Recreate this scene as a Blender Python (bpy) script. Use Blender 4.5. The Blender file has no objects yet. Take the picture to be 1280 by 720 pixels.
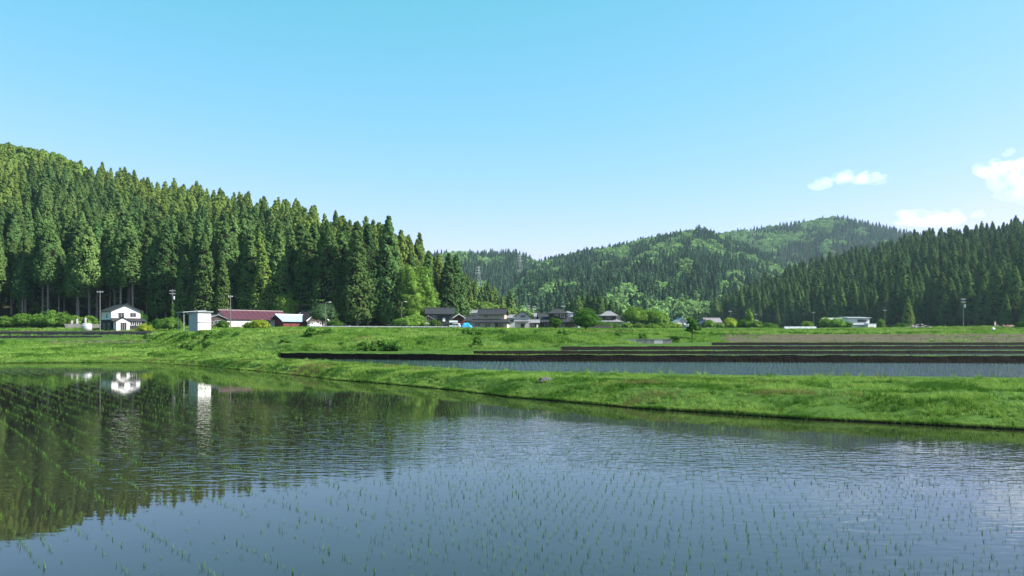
import bpy, bmesh, math, random
import numpy as np
from mathutils import Vector, Matrix
R = math.radians
rng = np.random.default_rng(7)
random.seed(7)
scene = bpy.context.scene
COL = scene.collection

# ------------------------------------------------------------------ camera, sky, sun, exposure
F, HOR, CAMH = 1024.0, 421.0, 3.8            # focal length (px of a 1280 px wide frame), horizon row, eye height over the paddy
cam_d = bpy.data.cameras.new('camera'); cam = bpy.data.objects.new('camera', cam_d); COL.objects.link(cam)
cam.location = (0, 0, CAMH); cam.rotation_euler = (R(90), 0, 0)
cam_d.sensor_width = 36; cam_d.lens = F / 1280 * 36; cam_d.shift_y = (HOR - 360) / 1280
cam_d.clip_start = .1; cam_d.clip_end = 20000
scene.camera = cam
SUN_AZ, SUN_EL = R(99), R(40)                # azimuth clockwise from +Y
world = bpy.data.worlds.new('World'); scene.world = world; world.use_nodes = True
wn = world.node_tree; wn.nodes.clear()
sky = wn.nodes.new('ShaderNodeTexSky'); sky.sky_type = 'NISHITA'; sky.sun_disc = False
sky.sun_elevation = SUN_EL; sky.sun_rotation = SUN_AZ
sky.altitude = 100; sky.air_density = 1.0; sky.dust_density = .7; sky.ozone_density = 1.0
# the photograph's film response for the sky: one power and gain per channel, the same over the whole dome
sp_ = wn.nodes.new('ShaderNodeSeparateColor'); cb_ = wn.nodes.new('ShaderNodeCombineColor')
wn.links.new(sky.outputs[0], sp_.inputs[0])
for ch, (pw_, gain) in enumerate(((1.5, .53), (.45, 2.12), (.9, 1.33))):
    p_ = wn.nodes.new('ShaderNodeMath'); p_.operation = 'POWER'; p_.inputs[1].default_value = pw_
    g_ = wn.nodes.new('ShaderNodeMath'); g_.operation = 'MULTIPLY'; g_.inputs[1].default_value = gain
    wn.links.new(sp_.outputs[ch], p_.inputs[0]); wn.links.new(p_.outputs[0], g_.inputs[0])
    if ch == 0: red_ = g_; continue
    wn.links.new(g_.outputs[0], cb_.inputs[ch])
    if ch == 1:   # red never above green: the glare round the sun stays neutral
        mn_ = wn.nodes.new('ShaderNodeMath'); mn_.operation = 'MINIMUM'
        wn.links.new(red_.outputs[0], mn_.inputs[0]); wn.links.new(g_.outputs[0], mn_.inputs[1]); wn.links.new(mn_.outputs[0], cb_.inputs[0])
bg = wn.nodes.new('ShaderNodeBackground'); bg.inputs[1].default_value = .067
wo = wn.nodes.new('ShaderNodeOutputWorld')
wn.links.new(cb_.outputs[0], bg.inputs[0]); wn.links.new(bg.outputs[0], wo.inputs[0])
sl = bpy.data.lights.new('sun', 'SUN'); sl.energy = 5.0; sl.angle = R(.5); sl.color = (1, .95, .86)
sun = bpy.data.objects.new('sun', sl); COL.objects.link(sun)
sdir = Vector((math.sin(SUN_AZ)*math.cos(SUN_EL), math.cos(SUN_AZ)*math.cos(SUN_EL), math.sin(SUN_EL)))
sun.rotation_euler = sdir.to_track_quat('Z', 'Y').to_euler(); sun.location = sdir*500
vs = scene.view_settings; vs.view_transform = 'Standard'; vs.look = 'None'; vs.exposure = 1.58; vs.gamma = 1; vs.use_curve_mapping = False
scene.render.engine = 'CYCLES'
cy = scene.cycles
cy.max_bounces = 12; cy.diffuse_bounces = 3; cy.glossy_bounces = 3; cy.transmission_bounces = 4; cy.volume_bounces = 10
cy.use_denoising = True
try: cy.denoiser = 'OPENIMAGEDENOISE'
except Exception: pass

# ------------------------------------------------------------------ helpers
def interp(px, pts):
    a = np.array(pts, float); return np.interp(px, a[:, 0], a[:, 1])
def X_of(px, Y): return (px - 640) / F * Y
def px_of(X, Y): return 640 + F * X / Y
def Z_of(py, Y): return CAMH + (HOR - py) / F * Y

MATS = {}
def nmat(name, c1, c2=None, scale=4., rough=.8, bump=0., bscale=None, spec=.3, rand=0., metal=0., stretch=None, detail=4., trans=0.):
    """procedural surface: two colours mixed by noise, optional bump, optional brightness change per object"""
    if name in MATS: return MATS[name]
    m = bpy.data.materials.new(name); m.use_nodes = True; nt = m.node_tree; N = nt.nodes; L = nt.links
    p = N['Principled BSDF']; p.inputs['Roughness'].default_value = rough
    p.inputs['Specular IOR Level'].default_value = spec; p.inputs['Metallic'].default_value = metal
    tc = N.new('ShaderNodeTexCoord'); src = tc.outputs['Object']
    if stretch:
        mp = N.new('ShaderNodeMapping'); mp.inputs['Scale'].default_value = stretch; L.new(src, mp.inputs[0]); src = mp.outputs[0]
    no = N.new('ShaderNodeTexNoise'); no.inputs['Scale'].default_value = scale; no.inputs['Detail'].default_value = detail
    no.inputs['Roughness'].default_value = .65
    L.new(src, no.inputs['Vector'])
    mx = N.new('ShaderNodeMix'); mx.data_type = 'RGBA'
    c2 = c2 or tuple(x*.7 for x in c1)
    mx.inputs[6].default_value = (*c1, 1); mx.inputs[7].default_value = (*c2, 1)
    rp = N.new('ShaderNodeMapRange'); rp.inputs[1].default_value = .3; rp.inputs[2].default_value = .7
    L.new(no.outputs['Fac'], rp.inputs[0]); L.new(rp.outputs[0], mx.inputs[0])
    out = mx.outputs[2]
    if rand:
        oi = N.new('ShaderNodeObjectInfo'); mr = N.new('ShaderNodeMapRange')
        mr.inputs[3].default_value = 1-rand; mr.inputs[4].default_value = 1+rand
        L.new(oi.outputs['Random'], mr.inputs[0])
        hs = N.new('ShaderNodeHueSaturation'); L.new(out, hs.inputs['Color']); L.new(mr.outputs[0], hs.inputs['Value']); out = hs.outputs[0]
    L.new(out, p.inputs['Base Color'])
    if bump:
        n2 = N.new('ShaderNodeTexNoise'); n2.inputs['Scale'].default_value = bscale or scale*3; n2.inputs['Detail'].default_value = 6
        L.new(src, n2.inputs['Vector'])
        b = N.new('ShaderNodeBump'); b.inputs['Strength'].default_value = .8; b.inputs['Distance'].default_value = bump
        L.new(n2.outputs['Fac'], b.inputs['Height']); L.new(b.outputs[0], p.inputs['Normal'])
    MATS[name] = m; return m

def fmat(name, c1, c2, trans=.3, nscale=.5, var=.25):
    """foliage: diffuse plus translucent, colour changing between plants and between clumps"""
    if name in MATS: return MATS[name]
    m = bpy.data.materials.new(name); m.use_nodes = True; nt = m.node_tree; N = nt.nodes; L = nt.links
    N.clear(); out = N.new('ShaderNodeOutputMaterial')
    oi = N.new('ShaderNodeObjectInfo'); tc = N.new('ShaderNodeTexCoord')
    no = N.new('ShaderNodeTexNoise'); no.inputs['Scale'].default_value = nscale; no.inputs['Detail'].default_value = 3
    L.new(tc.outputs['Object'], no.inputs['Vector'])
    ad = N.new('ShaderNodeMath'); ad.operation = 'MULTIPLY_ADD'; ad.inputs[1].default_value = .75
    s2 = N.new('ShaderNodeMath'); s2.operation = 'MULTIPLY_ADD'; s2.inputs[1].default_value = .9; s2.inputs[2].default_value = -.3
    L.new(no.outputs['Fac'], s2.inputs[0]); L.new(oi.outputs['Random'], ad.inputs[0]); L.new(s2.outputs[0], ad.inputs[2]); ad.use_clamp = True
    mx = N.new('ShaderNodeMix'); mx.data_type = 'RGBA'; mx.inputs[6].default_value = (*c1, 1); mx.inputs[7].default_value = (*c2, 1)
    L.new(ad.outputs[0], mx.inputs[0])
    wn_ = N.new('ShaderNodeTexWhiteNoise'); wn_.noise_dimensions = '1D'; L.new(oi.outputs['Random'], wn_.inputs['W'])
    mr = N.new('ShaderNodeMapRange'); mr.inputs[3].default_value = 1-var; mr.inputs[4].default_value = 1+var; L.new(wn_.outputs['Value'], mr.inputs[0])
    hs = N.new('ShaderNodeHueSaturation'); L.new(mx.outputs[2], hs.inputs['Color']); L.new(mr.outputs[0], hs.inputs['Value'])
    d = N.new('ShaderNodeBsdfDiffuse'); t = N.new('ShaderNodeBsdfTranslucent'); ms = N.new('ShaderNodeMixShader'); ms.inputs[0].default_value = trans
    L.new(hs.outputs[0], d.inputs['Color']); L.new(hs.outputs[0], t.inputs['Color'])
    L.new(d.outputs[0], ms.inputs[1]); L.new(t.outputs[0], ms.inputs[2]); L.new(ms.outputs[0], out.inputs['Surface'])
    MATS[name] = m; return m

class MB:
    """collects shapes, builds ONE mesh"""
    def __init__(s): s.v = []; s.f = []
    def add(s, vs_, fs):
        n = len(s.v); s.v += [tuple(p) for p in vs_]; s.f += [tuple(i+n for i in f) for f in fs]; return s
    def box(s, x0, x1, y0, y1, z0, z1):
        return s.add([(x0,y0,z0),(x1,y0,z0),(x1,y1,z0),(x0,y1,z0),(x0,y0,z1),(x1,y0,z1),(x1,y1,z1),(x0,y1,z1)],
                     [(0,3,2,1),(4,5,6,7),(0,1,5,4),(1,2,6,5),(2,3,7,6),(3,0,4,7)])
    def tube(s, p, q, r0, r1=None, n=8, cap=True):
        p, q = Vector(p), Vector(q); r1 = r0 if r1 is None else r1
        d = (q-p).normalized(); a = d.orthogonal().normalized(); b = d.cross(a)
        vs_ = []
        for c, r in ((p, r0), (q, r1)):
            for i in range(n):
                t = 2*math.pi*i/n; vs_.append(c + a*math.cos(t)*r + b*math.sin(t)*r)
        fs = [(i, (i+1) % n, n+(i+1) % n, n+i) for i in range(n)]
        if cap: fs += [tuple(range(n))[::-1], tuple(range(n, 2*n))]
        return s.add(vs_, fs)
    def path(s, pts, rs, n=8):
        """tube along a bent line with a radius per point"""
        pts = [Vector(p) for p in pts]; vs_ = []; fs = []
        for k, p in enumerate(pts):
            d = (pts[min(k+1, len(pts)-1)] - pts[max(k-1, 0)]).normalized()
            a = Vector((1, 0, 0)) if abs(d.x) < .9 else Vector((0, 1, 0))
            a = (a - d*a.dot(d)).normalized(); b = d.cross(a)
            for i in range(n):
                t = 2*math.pi*i/n; vs_.append(p + (a*math.cos(t) + b*math.sin(t))*rs[k])
        for k in range(len(pts)-1):
            for i in range(n): fs.append((k*n+i, k*n+(i+1) % n, (k+1)*n+(i+1) % n, (k+1)*n+i))
        fs += [tuple(range(n))[::-1], tuple((len(pts)-1)*n+i for i in range(n))]
        return s.add(vs_, fs)
    def prism(s, prof, axis, a0, a1):
        """profile (list of 2D points, (across, up)) pushed along 'x' or 'y'"""
        n = len(prof); vs_ = []
        for a in (a0, a1):
            for (u, w) in prof: vs_.append((a, u, w) if axis == 'x' else (u, a, w))
        fs = [(i, (i+1) % n, n+(i+1) % n, n+i) for i in range(n)] + [tuple(range(n))[::-1], tuple(range(n, 2*n))]
        return s.add(vs_, fs)
    def mesh(s, name, mat):
        me = bpy.data.meshes.new(name); me.from_pydata(s.v, [], s.f)
        bm = bmesh.new(); bm.from_mesh(me); bmesh.ops.recalc_face_normals(bm, faces=bm.faces); bm.to_mesh(me); bm.free()
        if mat: me.materials.append(mat)
        return me
    def build(s, name, mat, parent=None, smooth=False):
        me = s.mesh(name, mat)
        if smooth:
            for p in me.polygons: p.use_smooth = True
        return link(name, me, parent)
def link(name, me, parent=None):
    o = bpy.data.objects.new(name, me); COL.objects.link(o)
    if parent is not None: o.parent = parent
    return o
def tag(o, label=None, cat=None, group=None, kind=None):
    if label: o['label'] = label
    if cat: o['category'] = cat
    if group: o['group'] = group
    if kind: o['kind'] = kind
    return o
def empty(name, loc, rz=0, label=None, cat=None, group=None):
    o = bpy.data.objects.new(name, None); COL.objects.link(o); o.location = loc; o.rotation_euler = (0, 0, rz)
    o.empty_display_size = .3
    return tag(o, label, cat, group)
def np_mesh(name, V, Fc, mat, smooth=False):
    """V (n,3), Fc (m,k) arrays"""
    me = bpy.data.meshes.new(name); V = np.asarray(V, np.float32); Fc = np.asarray(Fc, np.int32)
    k = Fc.shape[1]; me.vertices.add(len(V)); me.vertices.foreach_set('co', V.ravel())
    me.loops.add(Fc.size); me.loops.foreach_set('vertex_index', Fc.ravel())
    me.polygons.add(len(Fc)); me.polygons.foreach_set('loop_start', np.arange(0, Fc.size, k, dtype=np.int32))
    me.polygons.foreach_set('loop_total', np.full(len(Fc), k, np.int32))
    if smooth: me.polygons.foreach_set('use_smooth', np.ones(len(Fc), bool))
    me.update(calc_edges=True); me.validate()
    if mat: me.materials.append(mat)
    return me
# smooth value noise for terrain and planting masks
class VNoise:
    def __init__(s, seed): s.g = np.random.default_rng(seed).random((64, 64))
    def __call__(s, x, y):
        x = np.asarray(x, float); y = np.asarray(y, float); xi = np.floor(x).astype(int); yi = np.floor(y).astype(int)
        fx = x-xi; fy = y-yi; fx = fx*fx*(3-2*fx); fy = fy*fy*(3-2*fy); g = s.g
        a = g[xi % 64, yi % 64]; b = g[(xi+1) % 64, yi % 64]; c = g[xi % 64, (yi+1) % 64]; d = g[(xi+1) % 64, (yi+1) % 64]
        return (a*(1-fx)+b*fx)*(1-fy)+(c*(1-fx)+d*fx)*fy
    def fbm(s, x, y, o=4):
        t = 0; a = .5
        for k in range(o): t = t + a*s(x*2**k+17*k, y*2**k+31*k); a *= .5
        return t
VN = VNoise(3)

# ------------------------------------------------------------------ ground materials
M_grass = nmat('grass_ground', (.050, .105, .018), (.028, .060, .012), scale=.5, rough=.95, spec=.05, bump=.06, bscale=6)
M_mud = nmat('wet_mud', (.016, .012, .009), (.030, .022, .015), scale=2.5, rough=.6, spec=.3, bump=.05, bscale=8)
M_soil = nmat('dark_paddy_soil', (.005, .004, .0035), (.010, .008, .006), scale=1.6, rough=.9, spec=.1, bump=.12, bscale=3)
M_dry = nmat('dry_tilled_earth', (.080, .066, .050), (.052, .052, .030), scale=.5, rough=.95, spec=.05, bump=.15, bscale=2.5, stretch=(.5, 1, 1))
M_road = nmat('road_asphalt', (.10, .098, .098), (.075, .074, .074), scale=1.5, rough=.9, spec=.1)
M_floor = nmat('forest_floor', (.022, .030, .012), (.035, .030, .018), scale=.12, rough=.95, spec=.03)
M_conc = nmat('concrete', (.24, .23, .22), (.15, .145, .14), scale=1.2, rough=.9, spec=.1, bump=.02)

def water_mat(name, near):
    m = bpy.data.materials.new(name); m.use_nodes = True; nt = m.node_tree; N = nt.nodes; L = nt.links
    p = N['Principled BSDF']; p.inputs['Roughness'].default_value = .02; p.inputs['IOR'].default_value = 1.40
    p.inputs['Specular IOR Level'].default_value = .5
    geo = N.new('ShaderNodeNewGeometry'); sep = N.new('ShaderNodeSeparateXYZ')
    nz = N.new('ShaderNodeTexNoise'); nz.inputs['Scale'].default_value = .5; nz.inputs['Detail'].default_value = 4
    L.new(geo.outputs['Position'], nz.inputs['Vector'])
    mx = N.new('ShaderNodeMix'); mx.data_type = 'RGBA'; mx.inputs[6].default_value = (.014, .012, .009, 1); mx.inputs[7].default_value = (.008, .0075, .006, 1)
    L.new(nz.outputs['Fac'], mx.inputs[0]); L.new(mx.outputs[2], p.inputs['Base Color'])
    def M(op, a, b=None, c=None):
        n = N.new('ShaderNodeMath'); n.operation = op
        for i, x in enumerate((a, b, c)):
            if x is None: continue
            if isinstance(x, (int, float)): n.inputs[i].default_value = x
            else: L.new(x, n.inputs[i])
        return n.outputs[0]
    def ss(v, a, b):
        n = N.new('ShaderNodeMapRange'); n.interpolation_type = 'SMOOTHSTEP'; n.inputs[1].default_value = a; n.inputs[2].default_value = b; L.new(v, n.inputs[0]); return n.outputs[0]
    # small wind ripples, stretched across the wind
    mp = N.new('ShaderNodeMapping'); mp.inputs['Rotation'].default_value = (0, 0, R(-12)); mp.inputs['Scale'].default_value = (.55, 1.25, 1)
    L.new(geo.outputs['Position'], mp.inputs[0])
    r1 = N.new('ShaderNodeTexNoise'); r1.inputs['Scale'].default_value = 3.0; r1.inputs['Detail'].default_value = 2; r1.inputs['Roughness'].default_value = .45
    r2 = N.new('ShaderNodeTexNoise'); r2.inputs['Scale'].default_value = .8; r2.inputs['Detail'].default_value = 2
    L.new(mp.outputs[0], r1.inputs['Vector']); L.new(mp.outputs[0], r2.inputs['Vector'])
    hgt = M('MULTIPLY_ADD', r2.outputs['Fac'], .6, r1.outputs['Fac'])
    b = N.new('ShaderNodeBump'); b.inputs['Distance'].default_value = 1.0
    if near:
        n3 = N.new('ShaderNodeTexNoise'); n3.inputs['Scale'].default_value = .11; n3.inputs['Detail'].default_value = 3; L.new(geo.outputs['Position'], n3.inputs['Vector'])
        off = N.new('ShaderNodeVectorMath'); off.operation = 'MULTIPLY_ADD'; off.inputs[1].default_value = (8, 8, 0); off.inputs[2].default_value = (-4, -4, 0)
        L.new(n3.outputs['Color'], off.inputs[0])
        ad = N.new('ShaderNodeVectorMath'); L.new(geo.outputs['Position'], ad.inputs[0]); L.new(off.outputs[0], ad.inputs[1])
        L.new(ad.outputs[0], sep.inputs[0]); X, Y = sep.outputs[0], sep.outputs[1]
        q = M('MULTIPLY_ADD', X, .44, M('MULTIPLY', Y, .61))
        band = M('MULTIPLY', M('MULTIPLY', ss(Y, 19, 26), ss(q, 24, 19.5)), ss(X, -24, -13))
        right = M('MULTIPLY', M('MULTIPLY', ss(X, 0, 7), ss(Y, 34, 24)), .45)
        amp = M('MULTIPLY_ADD', M('ADD', band, right), .014, .0008)
    else:
        amp = M('ADD', .085, 0.0)
    L.new(M('MULTIPLY', hgt, amp), b.inputs['Height']); b.inputs['Strength'].default_value = 1
    L.new(b.outputs[0], p.inputs['Normal'])
    return m
M_water = water_mat('paddy_water', True)
M_water2 = water_mat('rippled_paddy_water', False)

# ------------------------------------------------------------------ ground: cross-section lines over a fan of columns
toe = [(-900,116),(0,118),(150,121),(180,121.6),(300,94.9),(420,72),(640,51.2),(800,43.2),(1000,37.8),(1280,33.3),(1500,30.5),(2200,26)]
back_pts = [(-900,122),(180,127),(260,111),(345,104),(352,104.5),(500,79.6),(585,69.5),(660,65.2),(900,58.5),(1280,54),(2200,46)]
W = {1: dict(px=350, Y=[(350,106),(585,96.5),(640,95),(1280,88),(2200,80)], top=1.72),
     2: dict(px=592, Y=[(350,108.6),(592,102.4),(700,103),(1280,105),(2200,106)], top=2.02),
     3: dict(px=702, Y=[(350,110.2),(592,105.4),(702,114),(890,118),(1280,122),(2200,124)], top=2.45),
     4: dict(px=890, Y=[(350,111.4),(592,106.6),(702,117),(830,137),(890,140),(1280,142),(2200,144)], top=2.82)}
foot_Y = [(-900,186),(0,190),(180,190),(210,150),(260,118),(345,112),(585,107.5),(595,107.5),(700,119),(830,140),(890,148),(1280,149),(2200,150)]
foot_z = [(-900,2.5),(0,2.6),(180,2.9),(210,1.8),(260,1.0),(345,1.4),(352,1.85),(585,1.95),(595,2.12),(695,2.2),(705,2.5),(830,2.72),(890,2.86),(2200,2.9)]
mid_Y = [(-900,192),(0,194),(180,195),(210,165),(260,134),(345,121),(585,117),(700,128),(830,150),(890,153),(2200,156)]
mid_z = [(-900,2.7),(0,2.7),(180,3.1),(210,3.0),(260,3.2),(345,3.1),(585,3.4),(700,3.6),(830,3.6),(890,3.5),(2200,3.6)]
crest_Y = [(-900,197),(0,197),(180,198),(210,178),(260,150),(345,132),(585,130),(700,140),(830,165),(890,160),(1280,161),(2200,162)]
crest_z = [(-900,4.0),(0,4.0),(180,4.25),(210,4.4),(260,4.7),(345,4.6),(585,4.65),(700,4.65),(830,4.5),(890,4.25),(1280,4.35),(2200,4.5)]
BED = {1: .85, 2: 1.5, 3: 1.85, 4: 2.3}
def ground_lines(px):
    """(Y,z) of every cross-section line at the columns px"""
    t = interp(px, toe); L = []
    add = lambda Y, z: L.append((Y+0*px, z+0*px))
    lo = px < 200
    add(t-.25, -.35)
    add(t+.05, interp(px, [(0,.04),(180,.04),(420,.06),(1280,.06)]))
    add(t+interp(px, [(0,1.2),(180,1.5),(260,2.6),(420,3.2),(1280,3.4)]), interp(px, [(0,.32),(180,.4),(260,.7),(420,.85),(1280,.88)]))
    bY = interp(px, back_pts); bz = interp(px, [(0,.5),(180,.6),(260,.9),(345,1.06),(1280,1.12)]); add(bY, bz)
    fY = interp(px, foot_Y); fz = interp(px, foot_z)
    # terraces: per wall: bed start, wall base, wall top, strip end.  collapsed to an even slope where a wall does not exist
    prevY, prevz = bY, bz
    for k in (1, 2, 3, 4):
        on = px >= W[k]['px']; wY = interp(px, W[k]['Y']); top = W[k]['top']
        g = lambda s: (bY+(fY-bY)*s, bz+(fz-bz)*s)
        s0 = (k-1)/4
        startY = prevY+.35
        for (Yv, zv, s) in ((startY, BED[k], s0+.05), (wY, BED[k], s0+.12), (wY+.28, top, s0+.17), (wY+1.15, top+.02, s0+.22)):
            cY, cz = g(s)
            # collapsed lines follow whatever real wall is before them
            if k > 1:
                pon = px >= W[k-1]['px']; base = np.where(pon, prevWY, bY); bzz = np.where(pon, prevWz, bz)
                kk = (s-s0+.03)/(1.0-s0); cY = base+(fY-base)*kk; cz = bzz+(fz-bzz)*kk
            add(np.where(on, Yv, cY), np.where(on, zv, cz))
        prevWY = np.where(on, wY+1.15, L[-1][0]); prevWz = np.where(on, top+.02, L[-1][1])
        prevY, prevz = prevWY, prevWz
    add(fY, fz); add(interp(px, mid_Y), interp(px, mid_z)); add(interp(px, crest_Y), interp(px, crest_z))
    add(206, interp(px, [(-900,4.1),(180,4.4),(260,5.8),(400,5.9),(640,5.6),(800,5.5),(1000,5.35),(1240,5.95),(2200,6.4)]))
    add(252, interp(px, [(-900,6.8),(0,6.5),(260,6.8),(640,6.2),(800,6.2),(1000,6.15),(1240,6.9),(2200,7.4)]))
    add(400, interp(px, [(-900,9),(0,8.5),(640,8),(1000,7.4),(1240,8),(2200,9)]))
    add(800, 12); add(1500, 20); add(4500, 45)
    Ys = np.array([a for a, b in L]); zs = np.array([b for a, b in L])
    for i in range(1, len(Ys)): Ys[i] = np.maximum(Ys[i], Ys[i-1]+.02)
    return Ys, zs
ZONE = ['mud', 'bank', 'bank']
for k in (1, 2, 3, 4): ZONE += ['mud%d' % k, 'bed%d' % k, 'wall%d' % k, 'strip%d' % k]
ZONE += ['rise0', 'rise', 'risf', 'plain', 'plain', 'plain', 'plain', 'plain', 'plain']
SUB = {'mud': 1, 'bank': 5}
def tz(px, Y):
    """height of the ground at column px and distance Y"""
    p = np.atleast_1d(np.asarray(px, float)); y = np.atleast_1d(np.asarray(Y, float)); Ys, zs = ground_lines(p)
    return np.array([np.interp(y[i], Ys[:, i], zs[:, i]) for i in range(len(p))])
def tz1(px, Y): return float(tz(px, Y)[0])
cols = np.unique(np.concatenate([np.arange(-900, -20, 40), np.arange(-20, 1302, 4.), np.arange(1310, 2201, 40), [349.5, 350.5, 591.5, 592.5, 701.5, 702.5, 889.5, 890.5]]))
GY, GZ = ground_lines(cols)
parts = {}
def zone_name(z, px):
    k = z[-1]
    if k.isdigit() and z[:-1] in ('mud', 'bed', 'wall', 'strip'):
        k = int(k)
        if px < W[k]['px']: return 'field' if 45 < px < 205 and z in ('bed4', 'wall4', 'strip4') else 'ground'
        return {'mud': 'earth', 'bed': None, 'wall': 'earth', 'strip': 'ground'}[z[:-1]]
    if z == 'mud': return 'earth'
    if z == 'bank': return 'ground'
    if z == 'rise0': return 'ground'
    if 45 < px < 205 and z in ('rise0', 'rise'): return 'field'
    if z in ('rise', 'risf'): return 'field' if px > 905 else 'ground'
    return 'ground'
for li, z in enumerate(ZONE):
    n = {'bank': 7, 'rise': 7, 'risf': 7, 'rise0': 3}.get(z, 6 if z.startswith('plain') else 2)
    if z == 'mud': n = 2
    tt = np.linspace(0, 1, n+1)
    Yg = GY[li][None, :]*(1-tt[:, None])+GY[li+1][None, :]*tt[:, None]
    Zg = GZ[li][None, :]*(1-tt[:, None])+GZ[li+1][None, :]*tt[:, None]
    Xg = X_of(cols[None, :], Yg)
    # uneven ground, zero at the joints with water
    amp = {'bank': .13, 'rise': .22, 'risf': .22, 'rise0': .1}.get(z, .05 if z[:4] in ('wall', 'stri') else .0)
    fade = tt if z == 'rise' else 1-tt if z == 'risf' else np.sin(np.pi*tt)
    Zg = Zg + amp*fade[:, None]*(VN.fbm(Xg*(.7 if z == 'bank' else .23)+50, Yg*(.7 if z == 'bank' else .23)+50)-.47)*2
    if z[:-1] in ('wall', 'strip', 'mud') and z[-1] in '1234':   # worn, slumping terrace edges
        kk = int(z[-1]); e_ = (VN.fbm(Xg*.45+kk*7, Xg*0+kk)-.47)*.55+(VN.fbm(Xg*2.1+kk*9, Xg*0+kk)-.47)*.25
        fd = tt if z[:-1] == 'wall' else np.ones_like(tt) if z[:-1] == 'strip' else (1-tt)*(kk > 1)
        Zg = Zg+e_*fd[:, None]*(cols[None, :] > W[kk if z[:-1] != 'mud' else max(1, kk-1)]['px']+2)*(.42 if kk == 1 else .3)
    if z.startswith('wall') or z == 'mud':
        jit = (VN.fbm(Xg*1.3+9, Zg*3+Yg)-.47)
        Yg = Yg + jit*.35*np.sin(np.pi*tt)[:, None]
    for j in range(n):
        for i in range(len(cols)-1):
            o = zone_name(z, .5*(cols[i]+cols[i+1]))
            if o is None: continue
            V, Fc = parts.setdefault(o, ([], [])); b = len(V)
            for (jj, ii) in ((j, i), (j, i+1), (j+1, i+1), (j+1, i)): V.append((Xg[jj, ii], Yg[jj, ii], Zg[jj, ii]))
            Fc.append((b, b+1, b+2, b+3))
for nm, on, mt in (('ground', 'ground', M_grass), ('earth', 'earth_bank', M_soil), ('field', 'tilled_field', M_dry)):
    me = np_mesh(on, parts[nm][0], parts[nm][1], mt)
    bm = bmesh.new(); bm.from_mesh(me); bmesh.ops.remove_doubles(bm, verts=bm.verts, dist=.003)
    bmesh.ops.recalc_face_normals(bm, faces=bm.faces)
    for f in bm.faces: f.smooth = True
    bm.to_mesh(me); bm.free()
    tag(link(on, me), kind='structure')
# the far sheet under everything, out to the horizon
far = MB(); far.add([(-9000,-300,-1.2),(9000,-300,-1.2),(9000,9000,-1.2),(-9000,9000,-1.2)], [(0,1,2,3)])
tag(far.build('terrain', M_grass), kind='structure')
# the bank the camera stands on
nb = MB(); nb.prism([(4.2,-.4),(2.6,1.2),(1.4,2.0),(-14,2.05),(-18,-.4)], 'x', -160, 120)
tag(nb.build('road', M_road), kind='structure')

def flat(name, pts, z, mat):
    bm = bmesh.new(); vs_ = [bm.verts.new((x, y, z)) for x, y in pts]; f = bm.faces.new(vs_)
    bmesh.ops.triangulate(bm, faces=[f]); bmesh.ops.recalc_face_normals(bm, faces=bm.faces)
    for f in bm.faces:
        if f.normal.z < 0: f.normal_flip()
    me = bpy.data.meshes.new(name); bm.to_mesh(me); bm.free(); me.materials.append(mat)
    return tag(link(name, me), kind='structure')
pc = np.arange(-900, 2201, 20.)
ty = interp(pc, toe)
flat('paddy_water', [(-260, 3)] + [(-260, float(ty[0]+.05))] + [(float(X_of(p, y+.05)), float(y+.05)) for p, y in zip(pc, ty)] + [(120, float(ty[-1])), (120, 3)], 0., M_water)
for k, (z, a, b_) in {1: (1.0, 'back', 1), 2: (1.64, 1, 2), 3: (1.97, 2, 3), 4: (2.4, 3, 4)}.items():
    p0 = W[k]['px']; pp = np.concatenate([[p0+.5], np.arange(p0+8, 2200, 30.)])
    nearY = interp(pp, back_pts)+.1 if a == 'back' else interp(pp, W[a]['Y'])+1.25
    farY = interp(pp, W[b_]['Y'])+.1
    nearY = np.minimum(nearY, farY-.2)
    P1 = [(float(X_of(p, y)), float(y)) for p, y in zip(pp, nearY)]; P2 = [(float(X_of(p, y)), float(y)) for p, y in zip(pp, farY)]
    flat('paddy_water', P1+P2[::-1], z, M_water2)

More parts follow.
